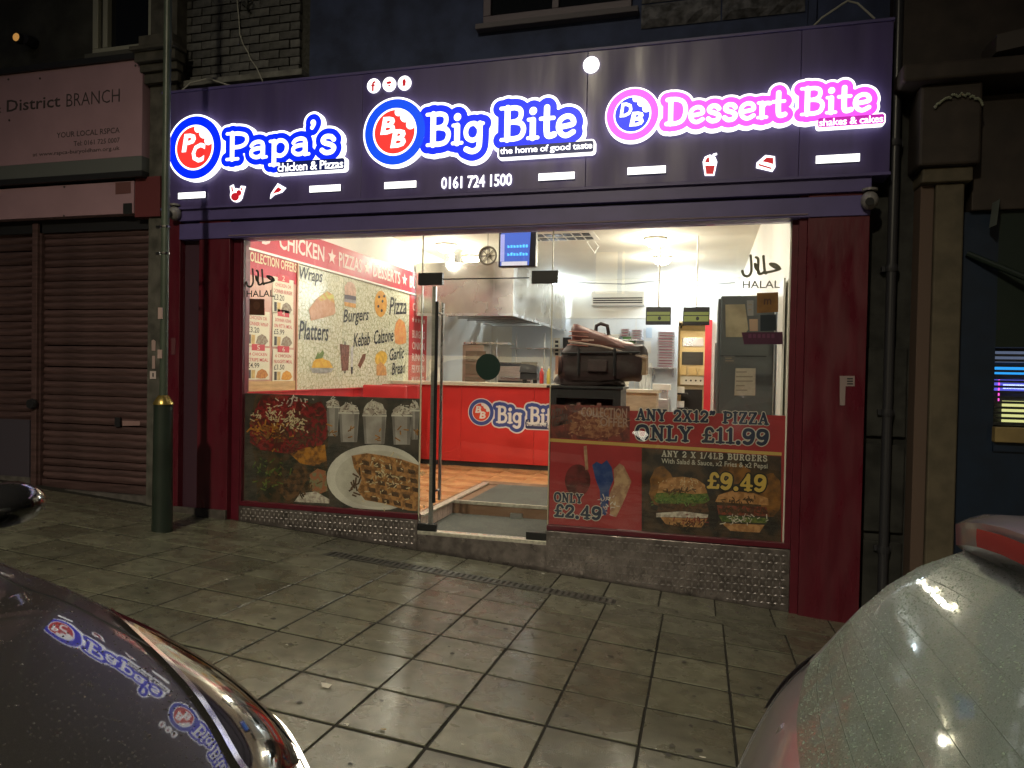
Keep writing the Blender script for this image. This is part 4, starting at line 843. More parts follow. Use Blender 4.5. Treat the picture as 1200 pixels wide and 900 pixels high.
flatthing('wall_chart', 'beige chart with four pictures on kitchen back wall', 'chart', BWF, [(648.5,396),(656.5,396),(656.5,418),(648.5,418)], M_paper, .006, lambda o: [poly(o, 'chart_picture', BWF, [(650.5,399+k*4.8),(654.5,399+k*4.8),(654.5,402+k*4.8),(650.5,402+k*4.8)], M_dark, .008) for k in range(4)])
flatthing('wall_tablet', 'black tablet screen on kitchen back wall beside chart', 'tablet', BWF, [(660,395.5),(669.5,395.5),(669.5,417),(660,417)], M_dark, .03, lambda o: MB().prism(BWF, [uv(BWF,*q) for q in ((659.5,417.4),(668,417.4),(668,421.5),(659.5,421.5))], 0, .06).build('tray', M_white, o))
# delivery bags on a black cabinet right behind the glass
cab = thing('display_cabinet', 'dark cabinet under the delivery bags behind right window', 'cabinet', (-1.03, .55, FLOOR))
for (x0, x1, z0, z1) in ((-1.36,-1.30,FLOOR,1.665),(-.79,-.72,FLOOR,1.665),(-1.30,-.79,1.58,1.665),(-1.30,-.79,FLOOR,.6)):
    MB().box(x0, x1, .3, .75, z0, z1).build('carcass', M_dark, cab)
MB().box(-1.39, -.70, .28, .78, 1.667, 1.69).build('cabinet_top', M_dark, cab, bevel=.004); MB().box(-1.30, -.79, .72, .75, .6, 1.58).build('back_panel', mat('cab_back', (.16,.05,.05), .5), cab)
MB().box(-1.3,-.79,.32,.72,1.30,1.32).build('shelf', M_dark, cab)
for k in range(7):
    tag(MB().box(-1.25+k*.062, -1.21+k*.062, .36, .5, 1.322, 1.5+.02*(k % 3)).build('sauce_packet', mat('packet%d' % (k % 3), ((.35,.26,.2),(.45,.3,.24),(.25,.1,.09))[k % 3], .5), None, bevel=.004), ['cream','pink','maroon'][k % 3]+' packet in the dark cabinet, number %s from its left' % ('one two three four five six seven'.split()[k]), 'packet', 'packets in the dark cabinet')
M_bagb = mat('bag_black', (.035,.020,.022), .6, var=.3, vscale=9, bump=.4, bscale=25); M_bagr = mat('bag_red', (.115,.035,.03), .5, var=.2, vscale=8, bump=.4, bscale=22)
def bag(name, label, x0, x1, y0, y1, zb, zt, M, sl, sr, tilt_=0):
    o = thing(name, label, 'bag', ((x0+x1)/2, (y0+y1)/2, zb), 'delivery bags on the dark cabinet')
    nu, nv = 14, 8; V = []; Fs = []
    for j in range(nv+1):
        t = j/nv
        for i in range(nu*2):
            a = 2*math.pi*i/(nu*2); e = .34; cxx = math.copysign(abs(math.cos(a))**e, math.cos(a)); cyy = math.copysign(abs(math.sin(a))**e, math.sin(a))
            bul = 1-.09*abs(2*t-1)**4; hx_ = (x1-x0)/2*bul; hy_ = (y1-y0)/2*bul
            x = (x0+x1)/2+cxx*hx_+ (sl if cxx < 0 else sr)*t; y = (y0+y1)/2+cyy*hy_
            zz = zb+(zt-zb)*t+tilt_*(x-x0)*t+.022*math.sin(9*x+5*y+3*t)+.010*math.sin(27*x+7*t)
            V.append((x+.016*math.sin(23*zz+i*.6), y+.012*math.sin(31*zz+11*x), zz))
    n2 = nu*2
    for j in range(nv):
        for i in range(n2): Fs.append((j*n2+i, j*n2+(i+1)%n2, (j+1)*n2+(i+1)%n2, (j+1)*n2+i))
    Fs += [tuple(range(n2))[::-1], tuple(range(nv*n2, (nv+1)*n2))]
    MB().add(V, Fs).build('bag_body', M, o, smooth=50); return o
b1 = bag('delivery_bag', 'flattened black delivery bag at the bottom of the pile', -1.37, -.72, .34, .78, 1.692, 1.80, M_bagb, .04, -.04)
b2 = bag('delivery_bag', 'bulging black delivery bag in the middle of the pile', -1.31, -.56, .3, .78, 1.75, 2.07, M_bagb, .05, .05)
MB().tube([(-1.26,.285,1.98),(-1.0,.28,1.99),(-.56,.285,2.0)], .012, 6).build('zip', M_dark, b2); MB().box(-1.325,-1.30,.34,.7,1.79,1.96).build('reflective_side', mat('bag_refl', (.55,.28,.2), .4), b2)
MB().box(-.575,-.51,.36,.6,1.80,1.98).build('side_pocket', mat('bag_tan', (.35,.25,.16), .6), b2, bevel=.01)
b3 = bag('delivery_bag', 'dark red delivery bag with carry handle on top of the pile', -1.22, -.52, .31, .76, 1.98, 2.25, M_bagr, .02, -.10, -.30)
MB().tube([(-1.2,.306,2.09),(-.9,.300,2.05),(-.5,.315,1.95)], .010, 6).build('piping', mat('bag_pipe', (.5,.4,.34), .5), b3)
for k in range(4): MB().tube([(-1.215+.006*k,.33,2.06+.04*k),(-1.19+.006*k,.305,2.062+.04*k),(-1.02,.298,2.05+.04*k)], .0055, 6).build('reflective_stripe', mat('bag_stripe', (.36,.14,.11), .4), b3)
for x in (-1.1,-.78): MB().tube([(x,.272,1.79),(x,.268,1.9),(x,.275,2.03)], .014, 6).build('strap', M_dark, b2)
MB().box(-1.02,-.84,.262,.285,1.82,1.93).build('front_pocket', mat('bag_pocket', (.05,.03,.032), .6, var=.2, vscale=20), b2, bevel=.012)
MB().tube([(-.985,.5,2.19),(-.98,.5,2.245),(-.94,.5,2.265),(-.88,.5,2.245),(-.865,.5,2.16)], .017, 8).build('carry_handle', M_bagb, b3, smooth=60)
MB().box(-1.08,-.97,.300,.303,2.095,2.113).build('print_strip', mat('bag_print', (.45,.3,.26), .5), b3)
# tall fridge with papers
fx0, fx1, fy0, fy1, fz = .115, .57, .6, 1.2, 2.52
fr_ = thing('upright_fridge', 'tall grey upright fridge with papers stuck on its side', 'fridge', (.34, .9, FLOOR))
MB().box(fx0, fx1, fy0, fy1, FLOOR+.08, fz).build('cabinet', mat('fridge_grey', (.085,.095,.10), .4, var=.05, vscale=3), fr_, bevel=.012)
MB().box(fx0+.02, fx1-.02, fy0+.03, fy1-.03, FLOOR, FLOOR+.08).build('plinth', M_dark, fr_); MB().box(fx0-.022, fx0-.002, fy0+.02, fy1-.02, FLOOR+.12, fz-.02).build('fridge_door', mat('fridge_door', (.14,.15,.155), .35), fr_, bevel=.004)
MB().box(fx0+.005, fx1-.06, fy0-.004, fy0, 1.98, 1.99).build('seam', M_dark, fr_); MB().tube([(fx0-.03,fy0+.08,1.5),(fx0-.03,fy0+.08,2.1)], .012, 8).build('handle', M_steel, fr_)
FF = FY(fy0-.003)
def paper(label, pts, M=M_paper, marks=0):
    o = flatthing('pinned_paper', label, 'paper', FF, pts, M, .003, None, 'papers on the tall fridge')
    x0, x1 = min(q[0] for q in pts), max(q[0] for q in pts); y0, y1 = min(q[1] for q in pts), max(q[1] for q in pts)
    for k in range(marks):
        y = y0+(y1-y0)*(k+.7)/(marks+1); ww = random.uniform(.4,.8)*(x1-x0); poly(o, 'print_line', FF, [(x0+2,y),(x0+2+ww,y),(x0+2+ww,y+1.4),(x0+2,y+1.4)], mat('paper_ink', (.2,.17,.13), .6), .0045)
paper('large folded tan paper at top of the tall fridge', [(850,357),(873,356.5),(877,386),(870,395),(850.5,395)], mat('paper_tan', (.30,.26,.17), .7, var=.2, vscale=8))
paper('cream printed notice low on the tall fridge', [(862,431.5),(885.5,431.5),(885,463.5),(860.5,463.5)], mat('paper_notice', (.34,.31,.25), .7, var=.06, vscale=30), 5)
paper('small grey note beside the tan paper on the fridge', [(875,352),(883,352),(883,370),(876,370)], mat('paper_grey', (.2,.2,.2), .7), 2); paper('small peach note under the orange square sticker', [(878,374),(888,374),(888,388),(878.5,388)], mat('paper_peach', (.32,.22,.15), .7))
paper('tiny white tag on left edge of the tall fridge', [(848,417),(861,417),(861,426),(848,426)], mat('paper_tag', (.1,.1,.1), .6), 2)
MB().box(.585, .60, .06, .5, FLOOR, 2.6).build('reveal_panel', M_white, shop)
# hanging screens, monitor, clock, air conditioner, vents
def hang_screen(label, x0, x1, y0, y1, Y, M, lines):
    f = FY(Y); a = uv(f, x0, y1); b = uv(f, x1, y0); o = thing('menu_screen', label, 'screen', f.p(a[0], a[1]), 'small menu screens hung from the ceiling')
    MB().slabbox(f, a[0], b[0], a[1], b[1], -.05, 0).build('screen_case', M_black, o, bevel=.004)
    W_, H_ = b[0]-a[0], b[1]-a[1]; q = lambda s, t: (a[0]+s*W_, a[1]+t*H_)
    poly(o, 'display', f, [q(.04,.2),q(.96,.2),q(.96,.72),q(.04,.72)], M, .002, px=False); poly(o, 'display_line', f, [q(.04,.5),q(.96,.5),q(.96,.55),q(.04,.55)], M_dark, .003, px=False)
    poly(o, 'display_mark', f, [(q(.55,.36)[0]+.09*H_*math.cos(t*.6), q(.55,.36)[1]+.11*H_*math.sin(t*.6)) for t in range(10)], M_dark, .004, px=False)
    MB().tube([((a[0]+b[0])/2, Y+.02, b[1]), ((a[0]+b[0])/2, Y+.02, CEIL)], .012, 8).build('hanger', M_white, o)
M_scg = emat('screen_green', (.14,.17,.045), .55)
hang_screen('left of two green menu screens above the delivery bags', 756.5, 786.5, 359.5, 380.5, 4.0, M_scg, 3); hang_screen('right of two green menu screens, above the kitchen doorway', 800, 832, 359.5, 381, 4.0, M_scg, 3)
f = FY(1.0); mo = thing('hanging_monitor', 'hanging monitor with blue screen above the door', 'monitor', f.p(*uv(f,604,311)))
a = uv(f, 586, 311.5); b = uv(f, 622, 277)
MB().slabbox(f, a[0]-.02, b[0]+.055, a[1]-.012, b[1]+.1, -.09, -.002).build('case', M_black, mo, bevel=.006)
W_, H_ = b[0]-a[0], b[1]-a[1]; q = lambda s, t: (a[0]+s*W_, a[1]+t*H_)
poly(mo, 'display', f, [q(0,0),q(.96,0),q(1,1.15),q(.02,1.15)], emat('mon_blue', (.05,.10,.42), .9), .001, px=False)
poly(mo, 'display_bar', f, [q(.05,-.0),q(.9,-.0),q(.9,.14),q(.05,.14)], emat('mon_pale', (.5,.5,.55), .9), .002, px=False); poly(mo, 'display_bar', f, [q(0,.15),q(.14,.15),q(.14,1.1),q(0,1.1)], emat('mon_lilac', (.30,.32,.62), .8), .002, px=False)
for k, z in enumerate((.34, .62)):
    for c in range(7): poly(mo, 'display_mark', f, [q(.24+c*.1,z),q(.31+c*.1,z),q(.31+c*.1,z+random.uniform(.06,.13)),q(.24+c*.1,z+.1)], emat('mon_cyan', (.10,.5,.95), 1.0), .003, px=False)
MB().tube([(.5*(a[0]+b[0]),1.04,b[1]+.1),(.5*(a[0]+b[0]),1.04,CEIL)], .02, 8).build('hanger', M_dark, mo)
f = FY(1.25); c = uv(f, 571.5, 299.5); ck = thing('round_clock', 'round spoked clock hanging beside the monitor', 'clock', f.p(*c)); rr = .094
MB().prism(f, ell(*c, rr*.93, rr*.93, 28), -.02, -.008).build('clock_face', mat('clock_face', (.72,.66,.48), .4), ck)
MB().tube([f.p(c[0]+rr*math.cos(t*math.pi/14), c[1]+rr*math.sin(t*math.pi/14)) for t in range(29)], .011, 8, False).build('clock_rim', mat('clock_dark', (.12,.1,.07), .4), ck, smooth=60)
for k in range(8):
    a_ = k*math.pi/4; MB().tube([f.p(c[0]+.2*rr*math.cos(a_), c[1]+.2*rr*math.sin(a_), .0), f.p(c[0]+.9*rr*math.cos(a_), c[1]+.9*rr*math.sin(a_), 0)], .004, 5).build('spoke', MATS['clock_dark'], ck)
MB().prism(f, ell(*c, .02, .02, 12), -.008, .01).build('hub', MATS['clock_dark'], ck); MB().tube([f.p(c[0], c[1]+rr), f.p(c[0], CEIL)], .003, 5).build('cord', M_dark, ck)
ac = thing('air_conditioner', 'white air conditioning unit high on the back wall', 'air conditioner', (-1.9, YB-.2, 3.2)); a = uv(BWF, 694, 358); b = uv(BWF, 757, 349)
MB().box(a[0], b[0], YB-.24, YB-.002, a[1]-.02, a[1]+.26).build('unit_case', M_white, ac, bevel=.02)
for k in range(3): MB().box(a[0]+.05, b[0]-.05, YB-.246, YB-.238, a[1]+.02+k*.045, a[1]+.045+k*.045).build('vent_slot', M_dark, ac)
vg = thing('ceiling_vent', 'slotted vent grille at the ceiling above the door', 'vent', (-2, 3.5, CEIL)); 
mb = MB()
for r_ in range(2):
    for k in range(7):
        x, y = -2.45+k*.13, 3.55+r_*.28; MB().box(x, x+.1, y, y+.17, CEIL-.012, CEIL-.002).build('vent_slot', M_dark, vg)
MB().box(-2.5, -1.5, 3.48, 4.08, CEIL-.006, CEIL-.001).build('vent_frame', M_white, vg)
dsg = thing('ceiling_bracket', 'white diamond shaped bracket hanging from the ceiling', 'bracket', (-1.64, 4.2, 3.4)); f = FY(4.2)
q4 = [uv(f, *k) for k in ((692,276),(701,289),(697,297),(688,284))]; MB().tube([f.p(*k) for k in q4+[q4[0]]], .012, 6).build('bracket_frame', M_white, dsg); MB().tube([f.p(*q4[0]), f.p(q4[0][0], CEIL)], .01, 6).build('hanger', M_white, dsg)
# cable along ceiling / back wall
tag(MB().tube([(-2.9,8.3,3.66),(-1.6,8.3,3.6),(-.9,8.3,3.66),(-.2,8.3,3.55),(.5,8.3,3.6)], .012, 6).build('ceiling_cable', mat('cable_grey', (.25,.25,.25), .5)), 'grey cable sagging along the top of back wall', 'cable')
# pizza boxes
def pizza_stack(px0, px1, py0, py1, n, Y, label, grp, lean=0):
    f = FY(Y); a = uv(f, px0, py1); b = uv(f, px1, py0); hh = (b[1]-a[1])/n
    for k in range(n):
        off = lean*(1-k/n)+random.uniform(-.008,.008); o = thing('pizza_box', label % ('lowest' if k == 0 else 'topmost' if k == n-1 else '%s from the bottom' % ('first second third fourth fifth sixth seventh eighth ninth tenth eleventh twelfth thirteenth'.split()[k])), 'box', (a[0]+off, Y, a[1]+k*hh), grp)
        MB().box(a[0]+off, b[0]+off, Y, Y+.34, a[1]+k*hh, a[1]+(k+1)*hh-.012).build('box_body', mat('box_card', (.42,.40,.44), .7), o); MB().box(a[0]+off+.03, b[0]+off-.03, Y-.004, Y, a[1]+k*hh+.01, a[1]+(k+1)*hh-.026).build('box_print', mat('box_print', (.22,.05,.07), .6), o)
pizza_stack(770, 790, 388, 430, 13, 8.0, 'pizza box in the tall stack by doorway, %s', 'pizza boxes in the tall stack')
pizza_stack(727, 737, 384.5, 394, 3, 8.0, 'pizza box in the small left pile behind bags, %s', 'pizza boxes in small left pile'); pizza_stack(740, 752, 385.5, 397, 4, 8.0, 'pizza box in the small right pile behind bags, %s', 'pizza boxes in small right pile')
shf = thing('box_shelf', 'wall shelf carrying the stacks of pizza boxes', 'shelf', (-.8, 8.2, 1.9)); z = uv(FY(8.0), 780, 430)[1]; MB().box(-1.06, -.56, 7.98, YB-.015, z-.03, z-.004).build('shelf_board', M_steel, shf)
z2 = uv(FY(8.0), 740, 395.6)[1]; MB().box(-1.75, -1.2, 7.98, YB-.015, z2-.06, z2-.035).build('shelf_board', M_steel, shf)
for x in (-1.0, -.62): MB().box(x, x+.02, 8.1, YB-.015, z-.2, z-.03).build('shelf_bracket', M_steel, shf)
# kitchen beyond the doorway: oven stack
ov = steel_unit('pizza_oven', 'cream and steel double deck oven seen through the kitchen doorway', 'oven', -.55, .0, 9.6, 10.3, FLOOR, 2.75, lambda o: [MB().box(-.50, -.06, 9.585, 9.6, z0, z1).build('oven_door', M_steel if k else M_dark, o, bevel=.004) for k, (z0, z1) in enumerate(((2.02,2.3),(2.42,2.6)))] + [MB().box(-.52,-.04,9.5,9.6,1.60,1.78).build('control_panel', M_white, o)] + [MB().tube([(-.40+.1*k,9.49,1.69),(-.40+.1*k,9.5,1.69)], .02, 8).build('knob', M_dark, o) for k in range(4)] + [MB().box(-.5,-.06,9.56,9.6,1.0,1.5).build('oven_glass', M_black, o)], M=mat('oven_cream', (.55,.45,.28), .4))
steel_unit('kitchen_hood', 'small steel hood over the oven in the back kitchen', 'hood', -.6, .12, 9.4, 10.3, 2.85, 3.3, None)
for k, (x, w_, zz, lb) in enumerate(((-.53,.13,1.80,'left'),(-.35,.16,1.80,'middle'),(-.16,.14,1.80,'right'))):
    tag(MB().box(x, x+w_, 9.45, 9.58, zz, zz+.19-.03*k).build('food_carton', mat('carton', (.55,.42,.22), .6), None, bevel=.004), lb+' tan carton on the oven ledge in the back kitchen', 'carton', 'cartons on the oven ledge')
crt = thing('storage_rack', 'dark rack with white trays left in the kitchen doorway', 'rack', (-.6, 9.2, FLOOR))
for z in (.8, 1.1, 1.4): MB().box(-.75, -.35, 9.0, 9.35, z, z+.03).build('shelf_board', M_dark, crt); MB().box(-.72,-.42,9.05,9.3,z+.032,z+.16).build('tray', M_white, crt)
tag(MB().box(-.68, -.45, 3.6, 3.85, 1.602, 1.68).build('paper_stack', M_white, None, bevel=.004), 'white stack of paper on the counter end', 'paper')
lam = thing('apron_bundle', 'white aprons hanging beside the pizza box stack', 'apron', (-1.15, 8.25, 1.3))
mb = MB(); 
V = []; nn = 10
for j in range(7):
    for i in range(nn): V.append((-1.28+.028*i+.01*math.sin(i+j), 8.30-.05*abs(math.sin(i*1.3+j*.4))-.02, 1.25+.13*j))
MB().add(V, [(j*nn+i, j*nn+i+1, (j+1)*nn+i+1, (j+1)*nn+i) for j in range(6) for i in range(nn-1)]).build('cloth', M_white, lam, smooth=60); MB().tube([(-1.15,8.38,2.05),(-1.15,8.25,2.05)], .01, 6).build('hook', M_steel, lam)
def bottle(x, y, z, hh_, r, M, label, grp):
    o = thing('sauce_bottle', label, 'bottle', (x, y, z), grp)
    MB().lathe((x,y,z), [(r*.9,0),(r,.01),(r,hh_*.68),(r*.45,hh_*.82),(r*.4,hh_*.9)], 12).build('bottle_body', M, o, smooth=40); MB().lathe((x,y,z+hh_*.9), [(r*.46,0),(r*.3,hh_*.1)], 10).build('cap', M_white, o)
for k, (x, c, nm) in enumerate(((-2.2,(.5,.03,.03),'red'),(-2.1,(.6,.5,.1),'yellow'),(-2.0,(.65,.62,.55),'white'),(-1.9,(.25,.1,.04),'brown'),(-1.8,(.1,.25,.06),'green'))):
    bottle(x, 3.62, 1.646, .24, .03, mat('sauce_'+nm, c, .35), nm+' sauce bottle on the counter behind the door', 'sauce bottles on the counter')
def cup_stack(x, y, z, n_, label):
    o = thing('cup_stack', label, 'cups', (x, y, z), 'paper cup stacks')
    for k in range(n_): MB().lathe((x,y,z+k*.028), [(.028,0),(.038,.095),(.041,.098),(.041,.102)], 12).build('cup', M_pwhite, o, smooth=40)
cup_stack(-3.9, 3.75, 1.646, 9, 'tall stack of paper cups at the left counter end'); cup_stack(-3.78, 3.72, 1.646, 5, 'short stack of paper cups at the left counter end'); cup_stack(-1.05, 3.8, 1.602, 7, 'stack of paper cups on the counter end behind the bags')
fy_ = steel_unit('deep_fryer', 'steel deep fryer with baskets against the back wall', 'fryer', -2.35, -1.55, 7.6, 8.3, FLOOR, 1.42, lambda o: [MB().tube([(x,7.62,1.62),(x,7.9,1.45),(x,8.1,1.45)], .014, 8).build('basket_handle', M_steel, o) for x in (-2.2,-2.0,-1.8)]+[MB().box(-2.35,-1.55,8.2,8.3,1.42,1.75).build('splashback', M_steel, o)])
st2 = thing('steel_shelving', 'steel shelving with food tubs on the back wall', 'shelf', (-1.9, 8.2, 1.9))
for z_ in (1.95, 2.32): MB().box(-2.5, -1.3, 8.02, 8.37, z_, z_+.025).build('shelf_board', M_steel, st2)
for x in (-2.48, -1.33): MB().tube([(x,8.06,1.8),(x,8.06,2.7)], .014, 8).build('post', M_steel, st2)
tubs = 'cream blue silver red tan grey white green'.split(); tc = dict(cream=(.6,.52,.36), blue=(.12,.2,.4), silver=(.4,.4,.42), red=(.45,.05,.05), tan=(.45,.3,.16), grey=(.25,.26,.27), white=(.7,.7,.68), green=(.12,.28,.1))
for k, nm in enumerate(tubs):
    x = -2.44+(k % 4)*.28; z_ = (1.977, 2.347)[k//4]; o = thing('food_tub', nm+' food tub on the '+('lower','upper')[k//4]+' kitchen shelf', 'tub', (x+.11, 8.2, z_), 'food tubs on the kitchen shelves')
    hh_ = .16+.03*(k*7 % 4); MB().hexa([(x+.015,8.08,z_),(x+.205,8.08,z_),(x+.205,8.3,z_),(x+.015,8.3,z_),(x,8.07,z_+hh_),(x+.22,8.07,z_+hh_),(x+.22,8.31,z_+hh_),(x,8.31,z_+hh_)]).build('tub_body', mat('tub_'+nm, tc[nm], .4), o); MB().box(x-.006,x+.226,8.064,8.316,z_+hh_+.001,z_+hh_+.016).build('lid', M_white, o)
ft = steel_unit('prep_fridge', 'low steel prep fridge with papers by the kitchen doorway', 'fridge', -1.2, -.66, 7.55, 8.3, FLOOR, 1.35, lambda o: [MB().box(-1.18,-.68,7.53,7.548,FLOOR+.1,1.3).build('door_panel', M_brush, o)]+[MB().box(-1.15+.17*k,-1.02+.17*k,7.6,7.8,1.352,1.352+.1+.05*k).build('pan', M_steel, o) for k in range(3)])
for k, (x0,y0,x1,y1,nm) in enumerate(((676,398,684,410,'yellow'),(690,400,697,409,'white'),(755,400,763,414,'white lower'),(757,384,764,396,'pale blue'))):
    flatthing('wall_notice', nm+' notice pinned on the clad kitchen back wall', 'notice', BWF, [(x0,y0),(x1,y0),(x1,y1),(x0,y1)], mat('notice_%d' % k, ((.6,.5,.12),(.7,.7,.68),(.66,.64,.6),(.4,.5,.62))[k], .6), .006, None, 'notices on the back wall')
# interior lamps
M_lampW = emat('lamp_warm', (1,.9,.62), 30); M_lampC = emat('lamp_cool', (.75,.88,1), 40)
def down(px, py, watts, warm, label, r=.14):
    p = atZ(px, py, CEIL); p[1] = min(p[1], YB-.25); o = thing('ceiling_lamp', label, 'lamp', (p[0], p[1], CEIL), 'ceiling lamps in the shop')
    MB().lathe((p[0], p[1], CEIL-.03), [(r+.02,.028),(r+.02,0),(r,0)], 20).build('lamp_ring', M_white, o); MB().lathe((p[0], p[1], CEIL-.045), [(r*.3,-.085),(r*.7,-.065),(r*.95,-.03),(r*1.0,.0),(r*.95,.014)], 20).build('lamp_lens', M_lampW if warm else M_lampC, o)
    ld = bpy.data.lights.new('ceiling_lamp_light', 'POINT'); ld.energy = watts; ld.shadow_soft_size = .09; ld.color = (1,.93,.78) if warm else (.80,.91,1); lo = bpy.data.objects.new('lamp_light', ld); COL.objects.link(lo); lo.location = (p[0], p[1], CEIL-.26); adopt(lo, o)
down(523, 286, 42, True, 'warm ceiling lamp nearest the red banner'); down(552, 300, 34, True, 'warm ceiling lamp left of the round clock')
down(768, 279, 48, True, 'front one of two warm ceiling lamps over the bags'); down(776, 301, 46, True, 'rear one of two warm ceiling lamps over the bags')
down(805, 331, 85, False, 'cool white lamp near the kitchen doorway'); down(650, 326, 85, False, 'cool white lamp beside the extraction hood')
def down_at(x, y, watts, label):
    q_ = CAM+(np.array([x, y, CEIL])-CAM); d_ = q_-CAM; px_ = 600+FPX*(d_@RT)/(d_@FW); py_ = 450-FPX*(d_@UP)/(d_@FW); down(px_, py_, watts, True, label)
down_at(-3.1, .75, 75, 'warm ceiling lamp just inside left window, near the offers board'); down_at(-.9, .85, 60, 'warm ceiling lamp just inside right window, above the fridge')
ld = bpy.data.lights.new('kitchen_light', 'POINT'); ld.energy = 70; ld.shadow_soft_size = .15; ld.color = (1,.8,.5)
kl = thing('kitchen_lamp', 'warm lamp in the back kitchen beyond the doorway', 'lamp', (-.2, 9.2, CEIL)); MB().box(-.5,.1,9.1,9.25,CEIL-.05,CEIL).build('lamp_tube', M_lampW, kl)
lo = bpy.data.objects.new('lamp_light', ld); COL.objects.link(lo); lo.location = (-.2,9.0,CEIL-.15); adopt(lo, kl)
# ================================================================== upper facade
M_brk = mat('grey_brick', (.10,.10,.10), .8, var=.3, vscale=14, bump=.6, bscale=50, rnd=.25); M_mort = mat('mortar', (.05,.05,.045), .95, var=.3, vscale=30)
M_rend = mat('dark_render', (.038,.052,.115), .85, var=.3, vscale=4, bump=.3, bscale=30); M_stone = mat('rough_stone', (.11,.11,.125), .85, var=.5, vscale=16, bump=1.0, bscale=22, rnd=.15)  # render colour has the blue glare over the upper wall painted in
M_wfr = mat('window_frame_dark', (.10,.075,.10), .5); M_wfw = mat('window_frame_white', (.36,.36,.30), .5)
M_dglass = mat('dark_glass', (.010,.011,.013), .06, spec=.6)
uf = thing('upper_wall', 'dark upper storey wall of brick and stone above the fascia', 'wall', (-1.9, .15, 4.4))
UY = .15
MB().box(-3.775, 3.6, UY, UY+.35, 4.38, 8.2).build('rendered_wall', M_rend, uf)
MB().box(-5.35, -3.775, UY+.02, UY+.35, 3.4, 8.2).build('mortar_bed', M_mort, uf)
bme = MB().box(-.107,.107,-.05,.02,-.036,.036).mesh('brick', M_brk); hme = MB().box(-.051,.051,-.05,.02,-.036,.036).mesh('brick_half', M_brk)
def put(name, me, parent, loc, rz=0):
    o = bpy.data.objects.new(name, me); COL.objects.link(o); o.location = loc; o.rotation_euler[2] = rz; adopt(o, parent); return o
r_ = 0; z = 4.70
while z < 6.3:
    x = -5.10+(.112 if r_ % 2 else 0)
    if r_ % 2: put('brick', hme, uf, (-5.165, UY+.02+random.uniform(-.004,.004), z))
    while x < -3.80:
        if x+.107 < -3.772: put('brick', bme, uf, (x, UY+.02+random.uniform(-.005,.005), z+random.uniform(-.002,.002)), random.uniform(-.01,.01))
        else: put('brick', hme, uf, (x-.05, UY+.02, z))
        x += .224
    z += .0845; r_ += 1
# ledge between fascia and wall
MB().box(-5.2, -3.78, .02, UY+.02, 4.60, 4.66).build('ledge', mat('ledge_stone', (.16,.16,.15), .8, var=.3, vscale=10), uf, bevel=.008)
MB().box(-5.2, 1.25, -.05, UY+.02, 4.49, 4.53).build('lead_flashing', mat('lead', (.12,.12,.15), .5, .3), uf)
# window sill, big window in the dark wall
w1 = thing('upper_window', 'dark upper window with grey frame above the middle fascia', 'window', (-1.35, UY, 4.9))
for (x0,x1,z0,z1) in ((-2.0,-.68,4.91,4.985),(-2.0,-1.93,4.985,6.6),(-.75,-.68,4.985,6.6),(-2.0,-.68,6.6,6.67),(-1.37,-1.31,4.985,6.6)):
    MB().box(x0,x1,UY-.05,UY+.02,z0,z1).build('frame', M_wfr, w1, bevel=.005)
MB().box(-1.93,-.75,UY-.012,UY-.004,4.985,6.6).build('pane', M_dglass, w1); MB().box(-2.06,-.62,UY-.09,UY+.0,4.86,4.908).build('sill', mat('sill_stone', (.13,.12,.14), .8), w1, bevel=.006)
# rough stone blocks right
for r_, z in enumerate((4.735, 4.945, 5.155, 5.365)):
    x = -.605-(.22 if r_ % 2 else 0)
    if r_ % 2: x = -.605
    ws_ = (.66,.65) if r_ % 2 == 0 else (.36,.62,.33)
    for w_ in ws_:
        nx, nz = 9, 4; V = []; Fs = []
        for j in range(nz+1):
            for i in range(nx+1):
                e = i in (0,nx) or j in (0,nz); V.append((x+.006+(w_-.012)*i/nx, UY-(.012 if e else random.uniform(.03,.075)), z+.006+(.198)*j/nz))
        for j in range(nz):
            for i in range(nx): Fs.append((j*(nx+1)+i, j*(nx+1)+i+1, (j+1)*(nx+1)+i+1, (j+1)*(nx+1)+i))
        MB().add(V, Fs).build('stone_block', M_stone, uf); x += w_
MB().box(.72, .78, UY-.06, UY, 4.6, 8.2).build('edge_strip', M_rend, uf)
# pediment cable ends / triangular flashing shapes
tag(MB().tube([(-5.12,-.06,4.49),(-4.98,-.04,4.60),(-4.8,-.04,4.62),(-4.72,-.06,4.60),(-4.42,-.08,4.49)], .008, 6).build('loose_cable', mat('cable_white', (.4,.4,.36), .5)), 'pale cable looped over left end of the fascia', 'cable')
tag(MB().tube([atY(278,0,.09), atY(280,22,.09), atY(281,40,.09), atY(285,52,.08), atY(291,62,.06), atY(293,68,.04), atY(301,80,.02), atY(309,98,-.02)], .006, 6).build('loose_cable', MATS['cable_white']), 'thin pale wire hanging down the grey brick wall', 'cable')
tag(MB().tube([atY(953,31,-.06), atY(963,21,-.06), atY(993,1,-.05), atY(1005,4,-.05), atY(1025,22,-.06)], .008, 6).build('loose_cable', MATS['cable_white']), 'pale bent cable over right end of the fascia', 'cable')
brk = thing('wall_bracket', 'small metal bracket high on the grey brick wall', 'bracket', tuple(atY(288,8,.09)))
MB().tube([atY(283,2,.1), atY(290,8,.03), atY(296,3,.1)], .012, 6).build('arm', M_iron, brk); MB().tube([atY(289,-2,.1), atY(289,12,.08)], .014, 6).build('plate', M_iron, brk)
